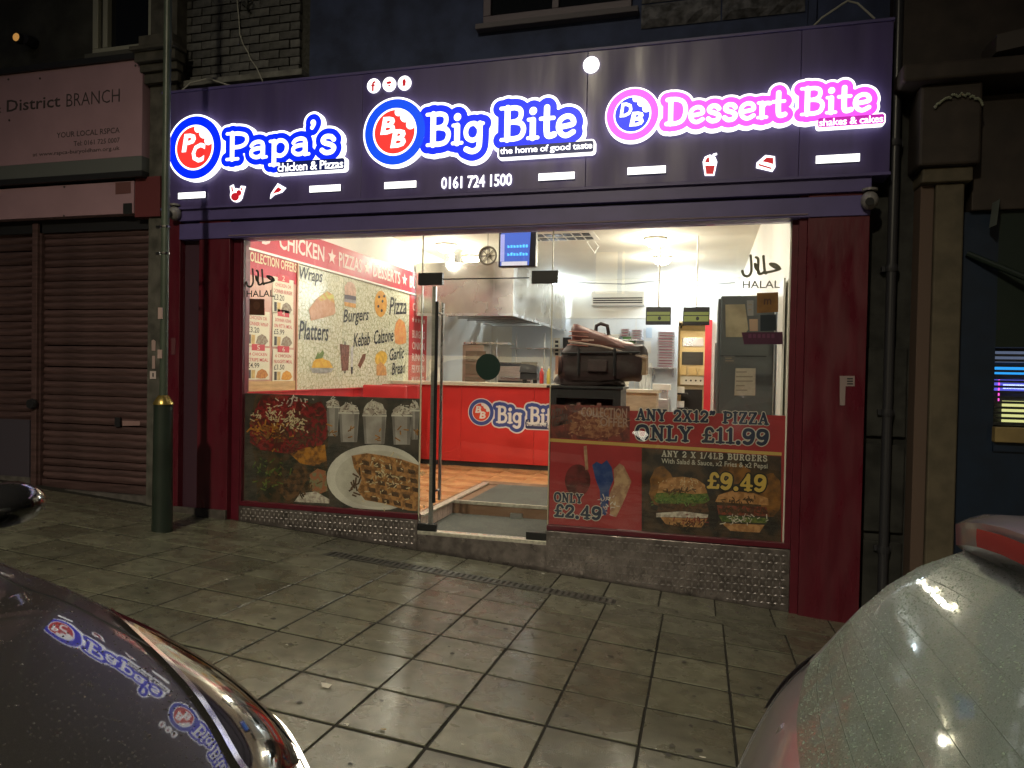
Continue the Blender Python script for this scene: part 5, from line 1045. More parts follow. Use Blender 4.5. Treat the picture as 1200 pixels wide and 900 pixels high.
# ================================================================== left neighbour
NB_ = thing('charity_shop', 'shuttered neighbouring shop with dark upper wall at left', 'shop', (-7.5, 0, .5))
M_dw = mat('dark_plaster', (.05,.05,.045), .9, var=.35, vscale=3, bump=.3, bscale=20)
MB().box(-14, -5.35, .12, .5, 3.3, 8.2).build('upper_wall', M_dw, NB_); MB().box(-5.48, -5.165, -.02, .4, gz(-5.3,0)-.1, 8.0).build('party_pier', mat('pier_plaster', (.09,.085,.075), .9, var=.4, vscale=6, bump=.4, bscale=25), NB_)
MB().box(-14, -5.48, .05, .5, 3.2, 3.36).build('shutter_head', M_dark, NB_)
wn_ = thing('sash_window', 'pale framed upstairs window above the charity sign', 'window', (-5.85, .1, 5.0))
for (x0,x1,z0,z1) in ((-6.26,-5.46,5.02,5.09),(-6.26,-6.19,5.09,6.5),(-6.13,-6.07,5.09,6.5),(-5.56,-5.46,5.09,6.5),(-6.26,-5.46,6.5,6.58)):
    MB().box(x0,x1,.03,.13,z0,z1).build('frame', M_wfw, wn_, bevel=.006)
MB().box(-6.19,-6.13,.07,.1,5.09,6.5).build('frame_reveal', M_dw, wn_); MB().box(-6.07,-5.56,.085,.095,5.09,6.5).build('pane', M_dglass, wn_); MB().box(-6.3,-5.42,-.03,.1,4.96,5.018).build('sill', mat('sill_dark', (.09,.09,.08), .8), wn_, bevel=.006)
MB().box(-6.05,-5.58,.10,.115,5.09,6.5).build('curtain', mat('curtain', (.10,.105,.09), .9, var=.25, vscale=4, stretch=(18,1,.5)), wn_)
# corbel bracket on the pier
cb = thing('stone_corbel', 'dark stepped stone corbel at top of the dividing pier', 'corbel', (-5.27, -.1, 4.7))
for k, (z0,z1,d) in enumerate(((4.62,4.72,.06),(4.72,4.80,.1),(4.80,4.90,.15),(4.90,4.94,.2),(4.94,5.06,.14))):
    MB().box(-5.50-.02*k*(k<4), -5.10+.02*k*(k<4), -.02-d, -.021, z0, z1).build('corbel_course', mat('corbel_stone', (.075,.07,.06), .85, var=.3, vscale=9), cb, bevel=.008)
# sign boards
RS = FY(-.1); M_pink = mat('sign_pinkish', (.40,.25,.30), .5, var=.05, vscale=3); M_sg = mat('sign_text', (.075,.06,.065), .5)
sb = thing('charity_sign', 'pale pink district branch charity sign board', 'sign', (-6.5, -.1, 3.72))
MB().box(-11.5, -5.50, -.1, .1, 3.90, 4.86).build('board', M_pink, sb); MB().box(-11.5, -5.49, -.11, .1, 3.75, 3.895).build('grey_band', mat('sign_grey', (.13,.14,.14), .5), sb); MB().box(-11.55,-5.48,-.13,.1,4.862,4.92).build('top_rail', M_dark, sb); MB().box(-11.55,-5.48,-.12,.1,3.69,3.748).build('bottom_rail', M_dark, sb)
a = uv(RS, 8, 131.5); b = uv(RS, 71, 111)
T(sb, 'District', RS, a, b, M_sg, bold=.012, px=False); a2 = uv(RS, 78, 125.5); b2 = uv(RS, 140.5, 105); T(sb, 'BRANCH', RS, a2, (b2[0], b[1]), M_sg, bold=-.006, px=False)
zr = uv(RS,140,156); T(sb, '& ', RS, (a[0]-.22, a[1]), (a[0]-.07, b[1]-.02), M_sg, px=False); T(sb, 'Bury, Oldham', RS, (a[0]-2.0, a[1]), (a[0]-.32, b[1]), M_sg, bold=.012, px=False)
for t, l, r in (('YOUR LOCAL RSPCA', (66.5,162), (140.5,149)), ('Tel: 0161 725 0007', (86.5,171.3), (140.5,161)), ('at www.rspca-buryoldham.org.uk', (38.5,185), (140.5,171))):
    T(sb, t, RS, l, r, M_sg, bold=.006)
for (x, y) in ((47,92),(10,93),(11,141),(140,196),(159,77)):
    c = uv(RS, x, y); MB().prism(RS, ell(*c, .012, .012, 8), 0, .004).build('screw', M_sg, sb)
RB = FY(-.06); s2 = thing('lower_sign', 'blank pale pink lower sign board above the shutters', 'sign', (-6.5, -.06, 3.34))
MB().box(-11.5, -5.63, -.06, .1, 3.34, 3.665).build('board', M_pink, s2); poly(s2, 'dark_square', RB, [(144.5,238.5),(155,238),(155,250.5),(144.5,251)], M_ink, .003); poly(s2, 'small_label', RB, [(135.5,214),(153.5,213),(153.5,226.5),(135.5,228)], mat('label_red', (.16,.07,.07), .5), .003)
for (x, y) in ((75.5,219),(75,253)):
    c = uv(RB, x, y); MB().prism(RB, ell(*c, .012, .012, 8), 0, .004).build('screw', M_sg, s2)
MB().box(-5.625, -5.32, -.05, .1, 3.30, 3.70).build('end_panel', mat('panel_maroon', (.15,.035,.04), .5), s2)
# roller shutters: slats are pieces
M_sh = mat('shutter_brown', (.10,.058,.058), .45, .2, var=.3, vscale=5, rvar=.15, rnd=.18, stretch=(.6,1,5))
pitch = .0765
def slat_mesh(x0, x1):
    prof = [(0,.0),(-.006,.008),(-.016,.03),(-.017,.045),(-.010,.066),(0,.074),(.004,.074),(.004,0)]
    V = [(x0, y, z) for y, z in prof]+[(x1, y, z) for y, z in prof]; n = len(prof)
    return MB().add(V, [(i,(i+1)%n,n+(i+1)%n,n+i) for i in range(n)]+[tuple(range(n))[::-1], tuple(range(n,2*n))]).mesh('slat', M_sh)
def shutter(x0, x1, zb, label):
    o = thing('roller_shutter', label, 'shutter', ((x0+x1)/2, .1, zb), 'brown roller shutters'); me = slat_mesh(x0, x1); z = zb+.09
    MB().box(x0, x1, .07, .11, zb, zb+.088).build('bottom_bar', M_sh, o, bevel=.006)
    while z < 3.27: put('slat', me, o, (0, .1+random.uniform(-.003,.003), z+random.uniform(-.0015,.0015))).rotation_euler = (random.uniform(-.05,.05), random.uniform(-.0008,.0008), 0); z += pitch
    for x in (x0-.028, x1): MB().box(x, x+.028, .05, .13, zb-.03, 3.3).build('guide_rail', M_sh, o)
    return o
s_r = shutter(-6.93, -5.51, .455, 'closed brown roller shutter between dark post and green pole'); s_l = shutter(-9.2, -7.06, .56, 'closed brown roller shutter at the left picture edge')
MB().box(-7.03, -6.96, .02, .14, .4, 3.3).build('shutter_post', M_sh, NB_, bevel=.006)
FS = FY(.075); poly(s_r, 'letter_slot', FS, [(144,493),(164.5,493.5),(164.5,498.5),(144,499)], mat('slot_pink', (.32,.2,.2), .5), .006)
MB().slabbox(FS, *[uv(FS,136,500)[0], uv(FS,142,500)[0]], uv(FS,138,500)[1], uv(FS,138,489)[1], 0, .02).build('lock', M_dark, s_r)
ml = uv(FS,2,506); mr = uv(FS,19,502); MB().slabbox(FS, ml[0], mr[0], ml[1], mr[1]+.01, 0, .02).build('letter_slot', mat('slot_metal', (.3,.25,.24), .4, .5), s_l)
dp = atY(28,520,.03); MB().box(-9.2, -7.07, .04, .07, .52, 1.18).build('kick_panel', mat('kick_blue', (.06,.05,.07), .6), s_l)
MB().lathe((-6.99, .0, 1.36), [(.05,-.03),(.06,0),(.05,.03)], 12, 'Y').build('post_lock', M_dark, NB_)
FP = FY(-.024)
def tagp(label, pts, M, mk=None): flatthing('door_tag', label, 'tag', FP, pts, M, .004, mk, 'small tags on the dividing pier')
M_tagp = mat('tag_pink', (.42,.3,.29), .5)
tagp('pale keyhole plate low on the pier', [(176,435),(183,435),(183,444),(176,444)], mat('tag_white', (.6,.5,.5), .5), lambda o: poly(o, 'keyhole', FP, [(179,437),(180.6,437),(180.6,441.5),(179,441.5)], M_ink, .006)); tagp('thin pink strip above the keyhole plate', [(178.5,417),(182,417),(182,432),(178.5,432)], M_tagp); tagp('pointed pink tag above the thin strip', [(178,399),(180,398),(182.5,400),(182.5,411),(178,411)], M_tagp)
FPL = FY(-.102); flatthing('door_number', 'small dark label on the narrow left red pilaster', 'label', FPL, [(201,396),(206,396),(205.5,415.5),(201,415.5)], mat('label_maroon', (.12,.04,.05), .5), .004)
flatthing('alarm_label', 'pale L shaped label stuck on the right red pillar', 'label', FY(-.101), [(984,440.5),(1001.5,440.5),(1001.5,452.5),(991,452.5),(990,475),(984,475)], mat('label_pale', (.26,.2,.2), .5), .003, lambda o: [poly(o, 'print_line', FY(-.101), [(992.5,443+3*k),(999.5,443+3*k),(999.5,444.6+3*k),(992.5,444.6+3*k)], M_ink, .0045) for k in range(3)])
# wall lamp top left
wl_ = thing('wall_lamp', 'small orange glowing round lamp on the dark wall', 'lamp', tuple(atY(22,45,.1))); p = atY(21,44.5,-.02)
MB().lathe(p, [(.045,-.02),(.06,.01),(.05,.05),(.02,.1)], 14, 'Y').build('lamp_body', M_dark, wl_, smooth=40); MB().lathe((p[0],p[1]-.024,p[2]), [(.028,-.012),(.042,0),(.042,.004)], 14, 'Y').build('lamp_lens', mat('lens_orange', (.5,.25,.06), .3, col2=(.1,.05,.02), vscale=40, emit=(.5,.24,.06), es=.8), wl_); p2 = atY(34,48,.05); MB().lathe(p2, [(.05,-.05),(.06,0),(.06,.08)], 12, 'Y').build('lamp_bracket', M_dark, wl_)
# ================================================================== green pole
PX, PY = -4.555, -.84
pole = thing('street_pole', 'dark green street pole with brass collar before the pier', 'pole', (PX, PY, gz(PX,PY)))
M_pg = mat('pole_green', (.018,.027,.021), .4, var=.2, vscale=5); M_brass = mat('brass_paint', (.45,.33,.10), .3, .8)
g0 = gz(PX,PY); pz = lambda y: atY(190, y, PY)[2]
MB().lathe((PX,PY,0), [(.085,g0-.02),(.082,g0+.35),(.076,pz(474))], 20).build('pole_base', M_pg, pole, smooth=40); MB().lathe((PX,PY,0), [(.083,pz(474)),(.082,pz(472)),(.046,pz(464)),(.036,pz(463))], 20).build('collar', M_brass, pole, smooth=40)
MB().tube([(PX,PY,pz(464)),(PX+.005,PY,9.0)], [.034,.028], 16).build('shaft', mat('pole_shaft', (.07,.09,.07), .4, var=.2, vscale=4), pole, smooth=60)
for y in (266, 297):
    z = pz(y); MB().lathe((PX,PY,0), [(.040,z-.008),(.040,z+.008)], 16).build('clamp_band', M_steel, pole); MB().box(PX-.09,PX-.05,PY-.01,PY+.01,z-.012,z+.012).build('clamp_lug', M_steel, pole)
for (y0,y1) in ((361,374),(410,420)): MB().box(PX-.03,PX+.015,PY-.042,PY-.036,pz(y1),pz(y0)).build('sticker', M_tagp, pole)
for (x0, x1, zt) in ((-6.955,-5.485,.453),(-9.3,-7.035,.558)):
    gfoot('shutter_sill', x0, x1, .02, .13, zt, mat('sill_concrete', (.10,.09,.085), .9, var=.3, vscale=12), 0, NB_)
# ================================================================== right neighbour
RN = thing('pub_front', 'dark blue neighbouring shopfront with stone pilaster at right', 'shop', (3.5, 0, -.1))
M_ps = mat('pilaster_stone', (.095,.078,.052), .8, var=.2, vscale=7, bump=.3, bscale=40); M_navy = mat('navy_paint', (.006,.016,.038), .45, var=.15, vscale=6); M_gdark = mat('green_dark', (.004,.014,.010), .5); M_br = mat('brown_dark', (.035,.025,.02), .7, var=.3, vscale=5)
MB().box(1.19, 1.51, .08, .4, -.3, 4.0).build('recess_wall', mat('recess', (.022,.022,.02), .9, var=.5, vscale=7), RN)
for (z0, z1) in ((-.3,.55),(.62,1.3),(1.36,2.05)): MB().box(1.215, 1.49, .04, .079, z0, z1).build('recess_panel', MATS['recess'], RN, bevel=.01)
MB().box(1.51, 1.60, -.10, .3, -.4, 3.25).build('pilaster_edge', mat('pil_edge', (.10,.065,.05), .8), RN, bevel=.006); MB().box(1.602, 1.79, -.13, .3, -.4, 3.25).build('pilaster', M_ps, RN, bevel=.012); MB().box(1.50, 1.83, -.17, .3, 3.252, 3.36).build('capital', M_ps, RN, bevel=.012)
MB().box(1.46, 1.86, -.22, .3, 3.362, 3.95).build('console_block', M_br, RN, bevel=.02)
mb = MB()
for k in range(34):
    a_ = R(20+140*k/33); x = 1.70-.16*math.cos(a_); z = 3.74+.11*math.sin(a_); mb.lathe((x, -.24, z+random.uniform(-.012,.012)), [(.002,-.01),(.011,0),(.002,.01)], 6)
mb.build('carved_beading', mat('bead_pale', (.3,.32,.24), .5), RN)
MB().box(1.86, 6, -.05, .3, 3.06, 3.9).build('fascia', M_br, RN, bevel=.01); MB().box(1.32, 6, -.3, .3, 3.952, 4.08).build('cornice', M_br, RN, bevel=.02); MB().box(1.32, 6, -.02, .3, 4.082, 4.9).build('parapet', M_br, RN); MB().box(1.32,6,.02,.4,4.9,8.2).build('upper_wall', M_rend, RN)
V = [(1.9,-.32,4.10),(6,-.32,4.75),(6,-.32,4.9),(1.9,-.32,4.22)]; MB().hexa([(x,y,z) for x,y,z in V]+[(x,-.03,z) for x,y,z in V]).build('raking_moulding', mat('moulding', (.06,.05,.045), .7), RN)
MB().box(1.79, 2.06, .0, .2, -.4, 3.06).build('navy_panel', M_navy, RN); MB().box(2.06, 5.5, .0, .2, -.5, 1.29).build('navy_panel', M_navy, RN); MB().box(2.06, 5.5, .0, .2, 2.06, 3.06).build('green_board', M_gdark, RN); MB().box(1.80,5.5,-.03,-.002,-.4,.2).build('plinth', M_navy, RN)
MB().box(2.055, 5.5, -.06, .02, 1.36, 1.47).build('window_sill', mat('sill_tan', (.26,.19,.08), .6, var=.15, vscale=6), RN, bevel=.006); MB().box(2.06, 5.5, -.02, .02, 1.29, 1.358).build('sill_board', M_navy, RN)
MB().tube([(1.85,-.02,2.75),(2.7,-.3,2.25)], .022, 8).build('awning_arm', M_gdark, RN)
bw_ = thing('bar_window', 'window with half open blinds lit blue and yellow, right edge', 'window', (2.4, .1, 1.47))
MB().box(2.062, 5.5, .19, .2, 1.47, 2.06).build('glow_panel', noisemat('bar_glow', (.02,.02,.03), (.05,.05,.07), 4), bw_)
for (x0,x1,z0,z1,c,s_) in ((2.07,2.9,1.86,1.93,(.03,.35,.9),1.2),(2.07,2.9,1.73,1.82,(.12,.14,.75),.9),(2.17,2.9,1.75,1.785,(.8,.95,.8),1.2),(2.17,3.2,1.50,1.66,(.85,.85,.35),.9),(2.07,3.2,1.95,2.05,(.2,.25,.4),.5)):
    MB().box(x0,x1,.15,.16,z0,z1).build('neon_panel', emat('neon_%d' % int(z0*100+x0*10), c, s_), bw_)
MB().box(2.135,2.142,.13,.14,1.64,1.82).build('neon_strip', emat('neon_pink', (.9,.1,.6), 1.5), bw_)
sl = MB().box(2.07,5.4,-.004,.02,0,.018).mesh('slat', mat('blind_slat', (.03,.03,.035), .5))
for k in range(15): put('slat', sl, bw_, (0, .05, 1.485+k*.039))
MB().box(2.066,5.5,.02,.024,1.472,2.058).build('pane', M_glass, bw_)
lb_ = thing('sign_lamp', 'small pale box lamp on the green board at right', 'lamp', tuple(atY(1163,250,-.1))); MB().hexa([atY(1159,267,-.08), atY(1168,263,-.2), atY(1168,263,-.02), atY(1160,267,-.0), atY(1163,238,-.08), atY(1172,233,-.2), atY(1172,233,-.02), atY(1163,238,0)]).build('lamp_case', mat('lampcase', (.14,.16,.15), .5), lb_)
dpz = thing('drainpipe', 'black drainpipe between red pillar and stone pilaster', 'drainpipe', (1.34, .0, gz(1.34,0))); dxp, dyp = 1.345, -.02
MB().tube([(dxp,dyp,gz(1.34,0)),(dxp,dyp,4.9)], .035, 14).build('pipe', mat('pipe_black', (.03,.03,.036), .35), dpz, smooth=60)
for z in (.5, 1.55, 2.65, 3.6): MB().lathe((dxp,dyp,z), [(.043,-.025),(.045,0),(.043,.025)], 14).build('pipe_joint', MATS['pipe_black'], dpz); MB().box(dxp-.06,dxp+.06,dyp+.03,dyp+.09,z-.02,z+.02).build('pipe_bracket', MATS['pipe_black'], dpz)
# back-of-building mass so that street light does not leak into the rooms
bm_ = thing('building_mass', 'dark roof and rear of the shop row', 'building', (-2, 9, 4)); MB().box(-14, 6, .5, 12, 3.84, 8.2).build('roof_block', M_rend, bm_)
# ================================================================== cars
def crs(P, n):
    P = [np.array(q, float) for q in P]; out = []
    for i in range(len(P)-1):
        p0 = P[i-1] if i else 2*P[0]-P[1]; p1, p2 = P[i], P[i+1]; p3 = P[i+2] if i+2 < len(P) else 2*P[-1]-P[-2]
        for k in range(n):
            t = k/n; out.append(.5*((2*p1)+(p2-p0)*t+(2*p0-5*p1+4*p2-p3)*t*t+(3*p1-p0-3*p2+p3)*t**3))
    out.append(P[-1]); return out
NS_, NV_ = 6, 5
def car_surface(net):
    # net: stations x 7 half points (s, y, z), sill first, roof centre last -> dense grid of (s,y,z) over the half
    rows = [crs(st, NV_) for st in net]; cols = [crs([r[j] for r in rows], NS_) for j in range(len(rows[0]))]
    return np.array([[cols[j][i] for j in range(len(cols))] for i in range(len(cols[0]))])
def S_at(G_, u, v):
    fu, fv = min(max(u*NS_,0), G_.shape[0]-1.001), min(max(v*NV_,0), G_.shape[1]-1.001); i, j = int(fu), int(fv); a, b = fu-i, fv-j
    return (1-a)*((1-b)*G_[i,j]+b*G_[i,j+1])+a*((1-b)*G_[i+1,j]+b*G_[i+1,j+1])
def car_parts(o, G_, W2, regions, body_mat):
    # regions: list of (name, material, u0,u1,v0,v1, both sides separately?)
    nu, nv = G_.shape[0]-1, G_.shape[1]-1
    own = {}
    for (name, M, u0, u1, v0, v1, sides) in regions:
        for i in range(int(u0*NS_), int(u1*NS_)):
            for j in range(int(v0*NV_), int(v1*NV_)): own[(i, j)] = (name, sides)
    groups = {}
    for i in range(nu):
        for j in range(nv):
            nm, sd_ = own.get((i, j), ('body', False))
            for sg in (1, -1):
                groups.setdefault((nm, sg if sd_ else 0), []).append((i, j, sg))
    mats = {r[0]: r[1] for r in regions}; mats['body'] = body_mat; res = {}
    for (nm, sg_), cells in groups.items():
        idx = {}; V = []; Fs = []
        def vid(i, j, sg):
            k = (i, j, sg if j < nv else 0)
            if k not in idx: idx[k] = len(V); s_, y, z = G_[i, j]; V.append(W2(s_, sg*y if j < nv else 0, z))
            return idx[k]
        for (i, j, sg) in cells:
            f_ = [vid(i,j,sg), vid(i+1,j,sg), vid(i+1,j+1,sg), vid(i,j+1,sg)]; Fs.append(tuple(f_ if sg > 0 else f_[::-1]))
        if nm == 'body':
            for i in (0, nu):
                ring = [vid(i,j,1) for j in range(nv)]+[vid(i,nv,1)]+[vid(i,j,-1) for j in range(nv-1,-1,-1)]; Fs.append(tuple(ring))
        res[(nm, sg_)] = MB().add(V, Fs).build(nm, mats[nm], o, smooth=50)
    return res
def surf_patch(o, name, M, G_, W2, side, edge, off=.004, n=16, m_=6, parent=None):
    # edge(t) -> (u, vlo, vhi): a lens or trim lying just proud of the body
    V = []; Fs = []
    for i in range(n+1):
        u, a, b = edge(i/n); u2 = u
        for j in range(m_+1):
            v = a+(b-a)*j/m_; p = S_at(G_, u, v); du = S_at(G_, u+.03, v)-S_at(G_, u-.03, v); dv = S_at(G_, u, v+.05)-S_at(G_, u, v-.05)
            nn = np.cross(du, dv); nn /= np.linalg.norm(nn)+1e-9
            if nn[1] < 0 or (abs(nn[1]) < .05 and nn[2] < 0): nn = -nn
            bul = off*(1 if name != 'lens' else 1)
            q = p+nn*bul; V.append(W2(q[0], side*q[1], q[2]))
    for i in range(n):
        for j in range(m_): Fs.append((i*(m_+1)+j, (i+1)*(m_+1)+j, (i+1)*(m_+1)+j+1, i*(m_+1)+j+1))
    return MB().add(V, Fs).build(name, M, parent or o, smooth=60)
def surf_line(o, name, M, G_, W2, pts, r, side=1, off=.0):
    P = []
    for (u, v) in pts: q = S_at(G_, u, v); P.append(W2(q[0], side*q[1], q[2]+off))
    return MB().tube(P, r, 6).build(name, M, o, smooth=60)
def wheel(o, c, r=.31, w=.19):
    x, y, z = c; M_t = mat('tyre', (.02,.02,.02), .8); M_r = mat('alloy', (.45,.45,.47), .3, .9)
    t = MB().lathe((x,y,z), [(r*.66,-w/2),(r*.94,-w/2),(r,-w*.32),(r,w*.32),(r*.94,w/2),(r*.66,w/2)], 28, 'Y').build('wheel', M_t, o, smooth=40)
    mb = MB().lathe((x,y,z), [(r*.2,-w*.46),(r*.2,w*.46)], 14, 'Y')
    for k in range(10):
        a_ = 2*math.pi*k/10; mb.tube([(x+.1*r*math.cos(a_), y, z+.1*r*math.sin(a_)), (x+.67*r*math.cos(a_), y, z+.67*r*math.sin(a_))], .022, 6)
    mb.build('rim', M_r, t)
def flake_mat(name, c, rough, dew):
    M = mat(name, c, rough, .6, var=.18, vscale=700, rvar=dew, coat=.8); return M
M_dkcar = mat('car_graphite', (.050,.048,.046), .36, .4, var=.35, vscale=600, coat=1.0, bump=.03, bscale=800); M_dkcar.node_tree.nodes['Principled BSDF'].inputs['Coat Roughness'].default_value = .03
M_tint = mat('car_glass', (.012,.013,.014), .04, spec=.7, coat=.5); M_lens = glass_mat('lamp_glass', (.8,.8,.8), 1)
M_hl = mat('headlamp_black', (.012,.012,.013), .06, coat=1); M_chr = mat('chrome', (.75,.75,.76), .12, 1)
def net_front(kw=1.0):
    N_ = [
     [(.12,.62,.20),(.10,.66,.30),(.12,.68,.42),(.13,.66,.52),(.07,.55,.60),(.01,.30,.63),(0,0,.635)],
     [(.30,.70,.20),(.28,.75,.32),(.30,.78,.48),(.30,.755,.60),(.19,.58,.705),(.09,.30,.728),(.07,0,.732)],
     [(.60,.75,.20),(.60,.82,.33),(.60,.83,.52),(.60,.815,.69),(.42,.63,.772),(.31,.32,.797),(.29,0,.802)],
     [(.98,.76,.20),(.98,.84,.34),(.98,.855,.55),(.98,.84,.765),(.82,.68,.838),(.76,.34,.866),(.75,0,.872)],
     [(1.42,.76,.20),(1.42,.85,.34),(1.42,.865,.58),(1.42,.845,.83),(1.22,.71,.895),(1.10,.36,.925),(1.06,0,.932)],
     [(1.95,.76,.20),(1.95,.855,.35),(1.95,.87,.60),(1.92,.835,.91),(1.98,.60,1.37),(1.88,.33,1.42),(1.85,0,1.43)],
     [(2.5,.76,.20),(2.5,.855,.35),(2.5,.87,.61),(2.5,.83,.93),(2.5,.59,1.41),(2.5,.33,1.465),(2.5,0,1.475)],
     [(3.3,.76,.20),(3.3,.85,.35),(3.3,.86,.62),(3.3,.80,.96),(3.3,.58,1.38),(3.34,.33,1.43),(3.35,0,1.44)],
     [(3.60,.74,.22),(3.60,.83,.36),(3.60,.83,.64),(3.64,.76,.96),(3.72,.62,1.0),(3.77,.34,1.01),(3.78,0,1.01)],
     [(3.78,.70,.24),(3.80,.78,.38),(3.80,.78,.60),(3.80,.72,.76),(3.86,.60,.78),(3.90,.33,.78),(3.91,0,.78)],
     [(3.82,.66,.28),(3.86,.72,.36),(3.88,.72,.5),(3.9,.66,.56),(3.94,.55,.57),(3.96,.3,.57),(3.97,0,.57)]]
    return N_
# dark car, nose to the right, parked left
LCX, LCY = -.70, -5.24; lg = gz(-1.6, LCY)
LW2 = lambda s_, y, z: (LCX-s_, LCY+y, lg+z-.0698*(LCX-s_+1.6))
car1 = thing('parked_car', 'dark graphite car with lit headlight, bonnet reflecting the signs', 'car', (-2.6, LCY, lg), 'cars parked along the kerb')
G1 = car_surface(net_front())
car_parts(car1, G1, LW2, [('windscreen', M_tint, 4.2, 5, 4, 6, False), ('side_window', M_tint, 5, 7, 3.2, 3.8, True), ('rear_window', M_tint, 7.2, 8, 4.2, 6, False)], M_dkcar)
for sd_ in (1, -1):
    vl = lambda t: 3.12+.62*t**1.5
    vh = lambda t: 3.12+.62*t**1.5+(2.0*(1-t)**.75)*(1-.55*math.exp(-t*9))
    hl = surf_patch(car1, 'headlight', M_hl, G1, LW2, sd_, lambda t: (.5+2.3*t, vl(t), vh(t)), .007, 26, 10)
    surf_patch(car1, 'lens_trim', M_chr, G1, LW2, sd_, lambda t: (.5+2.3*t, vh(t)-.04, vh(t)+.02), .010, 26, 2, hl)
    surf_patch(car1, 'inner_reflector', mat('reflector', (.30,.24,.20), .22, .8), G1, LW2, sd_, lambda t: (.62+1.9*t, vl(t)+.1+.1*math.sin(3.14*t), vl(t)+.1+(vh(t)-vl(t))*.42*(1-.6*t)), .009, 20, 4, hl)
    surf_patch(car1, 'running_light', emat('drl', (1,.90,.72), 6), G1, LW2, sd_, lambda t: (.12+1.0*t, 2.7+.35*t, 3.75+.25*math.sin(3.14*t)-.55*t), .013, 12, 3, hl)
    surf_line(car1, 'bonnet_gap', M_black, G1, LW2, [(.6+3.4*k/30, 4.02+.06*math.sin(k/10)) for k in range(31)], .0035, sd_)
    mx_, my_, mz_ = -2.17, LCY+sd_*1.01, lg+.985
    mr_ = MB(); V = []
    for j in range(9):
        for i in range(16):
            a_ = 2*math.pi*i/16; b_ = math.pi*j/8; x = .075*math.sin(b_)*math.cos(a_); z = .075*math.sin(b_)*math.sin(a_); y = .125*-math.cos(b_)
            V.append((mx_+x*(1.3 if x > 0 else .7), my_+sd_*y, mz_+z+.1*max(0,-y)*-.2))
    mr_.add(V, [(j*16+i, j*16+(i+1)%16, (j+1)*16+(i+1)%16, (j+1)*16+i) for j in range(8) for i in range(16)]); mo_ = mr_.build('wing_mirror', mat('mirror_black', (.015,.015,.017), .12, coat=1), car1, smooth=70)
    MB().tube([(mx_,my_-sd_*.10,mz_-.03),(mx_-.03,my_-sd_*.2,mz_-.10)], .025, 8).build('mirror_stalk', M_dark, mo_)
    for s_ in (.75, 3.25): wheel(car1, (LCX-s_, LCY+sd_*.76, lg+.30-.0698*(LCX-s_+1.6)-.0))
MB().box(LCX-.03, LCX+.012, LCY-.42, LCY+.42, lg+.36, lg+.52).build('grille', M_black, car1, bevel=.02); MB().box(LCX-.01, LCX+.016, LCY-.26, LCY+.26, lg+.28, lg+.345).build('number_plate', mat('plate_white', (.6,.6,.55), .4), car1)
surf_line(car1, 'bonnet_gap', M_black, G1, LW2, [(.62, 4.0+2*k/12) for k in range(13)], .0035); surf_line(car1, 'bonnet_gap', M_black, G1, LW2, [(.62, 4.0+2*k/12) for k in range(13)], .0035, -1)
# silver car, tail to the left, parked right
RCX, RCY = .02, -5.06; rg = gz(.8, RCY); L_ = 3.95
RW2 = lambda s_, y, z: (RCX+(L_-s_), RCY+y, rg+z-.0698*(RCX+L_-s_-.8))
def net_rear():
    N_ = net_front()
    N_[6] = [(2.7,.76,.20),(2.7,.855,.35),(2.7,.87,.61),(2.7,.84,.95),(2.75,.64,1.38),(2.8,.36,1.43),(2.8,0,1.44)]
    N_[7] = [(3.25,.76,.20),(3.25,.85,.35),(3.25,.86,.62),(3.25,.825,.97),(3.46,.69,1.235),(3.45,.39,1.31),(3.45,0,1.33)]
    N_[8] = [(3.62,.74,.22),(3.64,.825,.36),(3.64,.835,.62),(3.66,.80,.93),(3.73,.745,.95),(3.80,.40,.955),(3.82,0,.955)]
    N_[9] = [(3.78,.70,.24),(3.82,.79,.38),(3.84,.80,.58),(3.82,.775,.76),(3.85,.70,.78),(3.90,.38,.78),(3.92,0,.78)]
    N_[10] = [(3.80,.66,.28),(3.87,.74,.36),(3.90,.74,.5),(3.91,.70,.57),(3.94,.58,.58),(3.96,.32,.58),(3.97,0,.58)]
    return N_
M_sil = mat('car_silver', (.30,.29,.34), .32, .55, var=.12, vscale=900, coat=.9, bump=.05, bscale=500)
M_dew = mat('dewy_glass', (.115,.155,.13), .34, var=.28, vscale=430, rvar=.1, coat=.55, bump=.3, bscale=900)
car2 = thing('parked_car', 'silver hatchback with dewy rear window and roof spoiler', 'car', (2.0, RCY, rg), 'cars parked along the kerb')
G2 = car_surface(net_rear())
pr_ = car_parts(car2, G2, RW2, [('windscreen', M_tint, 4.2, 5, 4, 6, False), ('side_window', M_tint, 5, 7, 3.2, 3.8, True), ('rear_window', M_dew, 7, 8, 4, 6, False)], M_sil)
rw = pr_[('rear_window', 0)]
for k in range(9):
    u = 7.14+.09*k
    for sd_ in (1, -1): surf_line(rw, 'heater_wire', mat('heater_wire', (.10,.13,.108), .5), G2, RW2, [(u, 4.15+1.85*i/14) for i in range(15)], .0006, sd_, .0003)
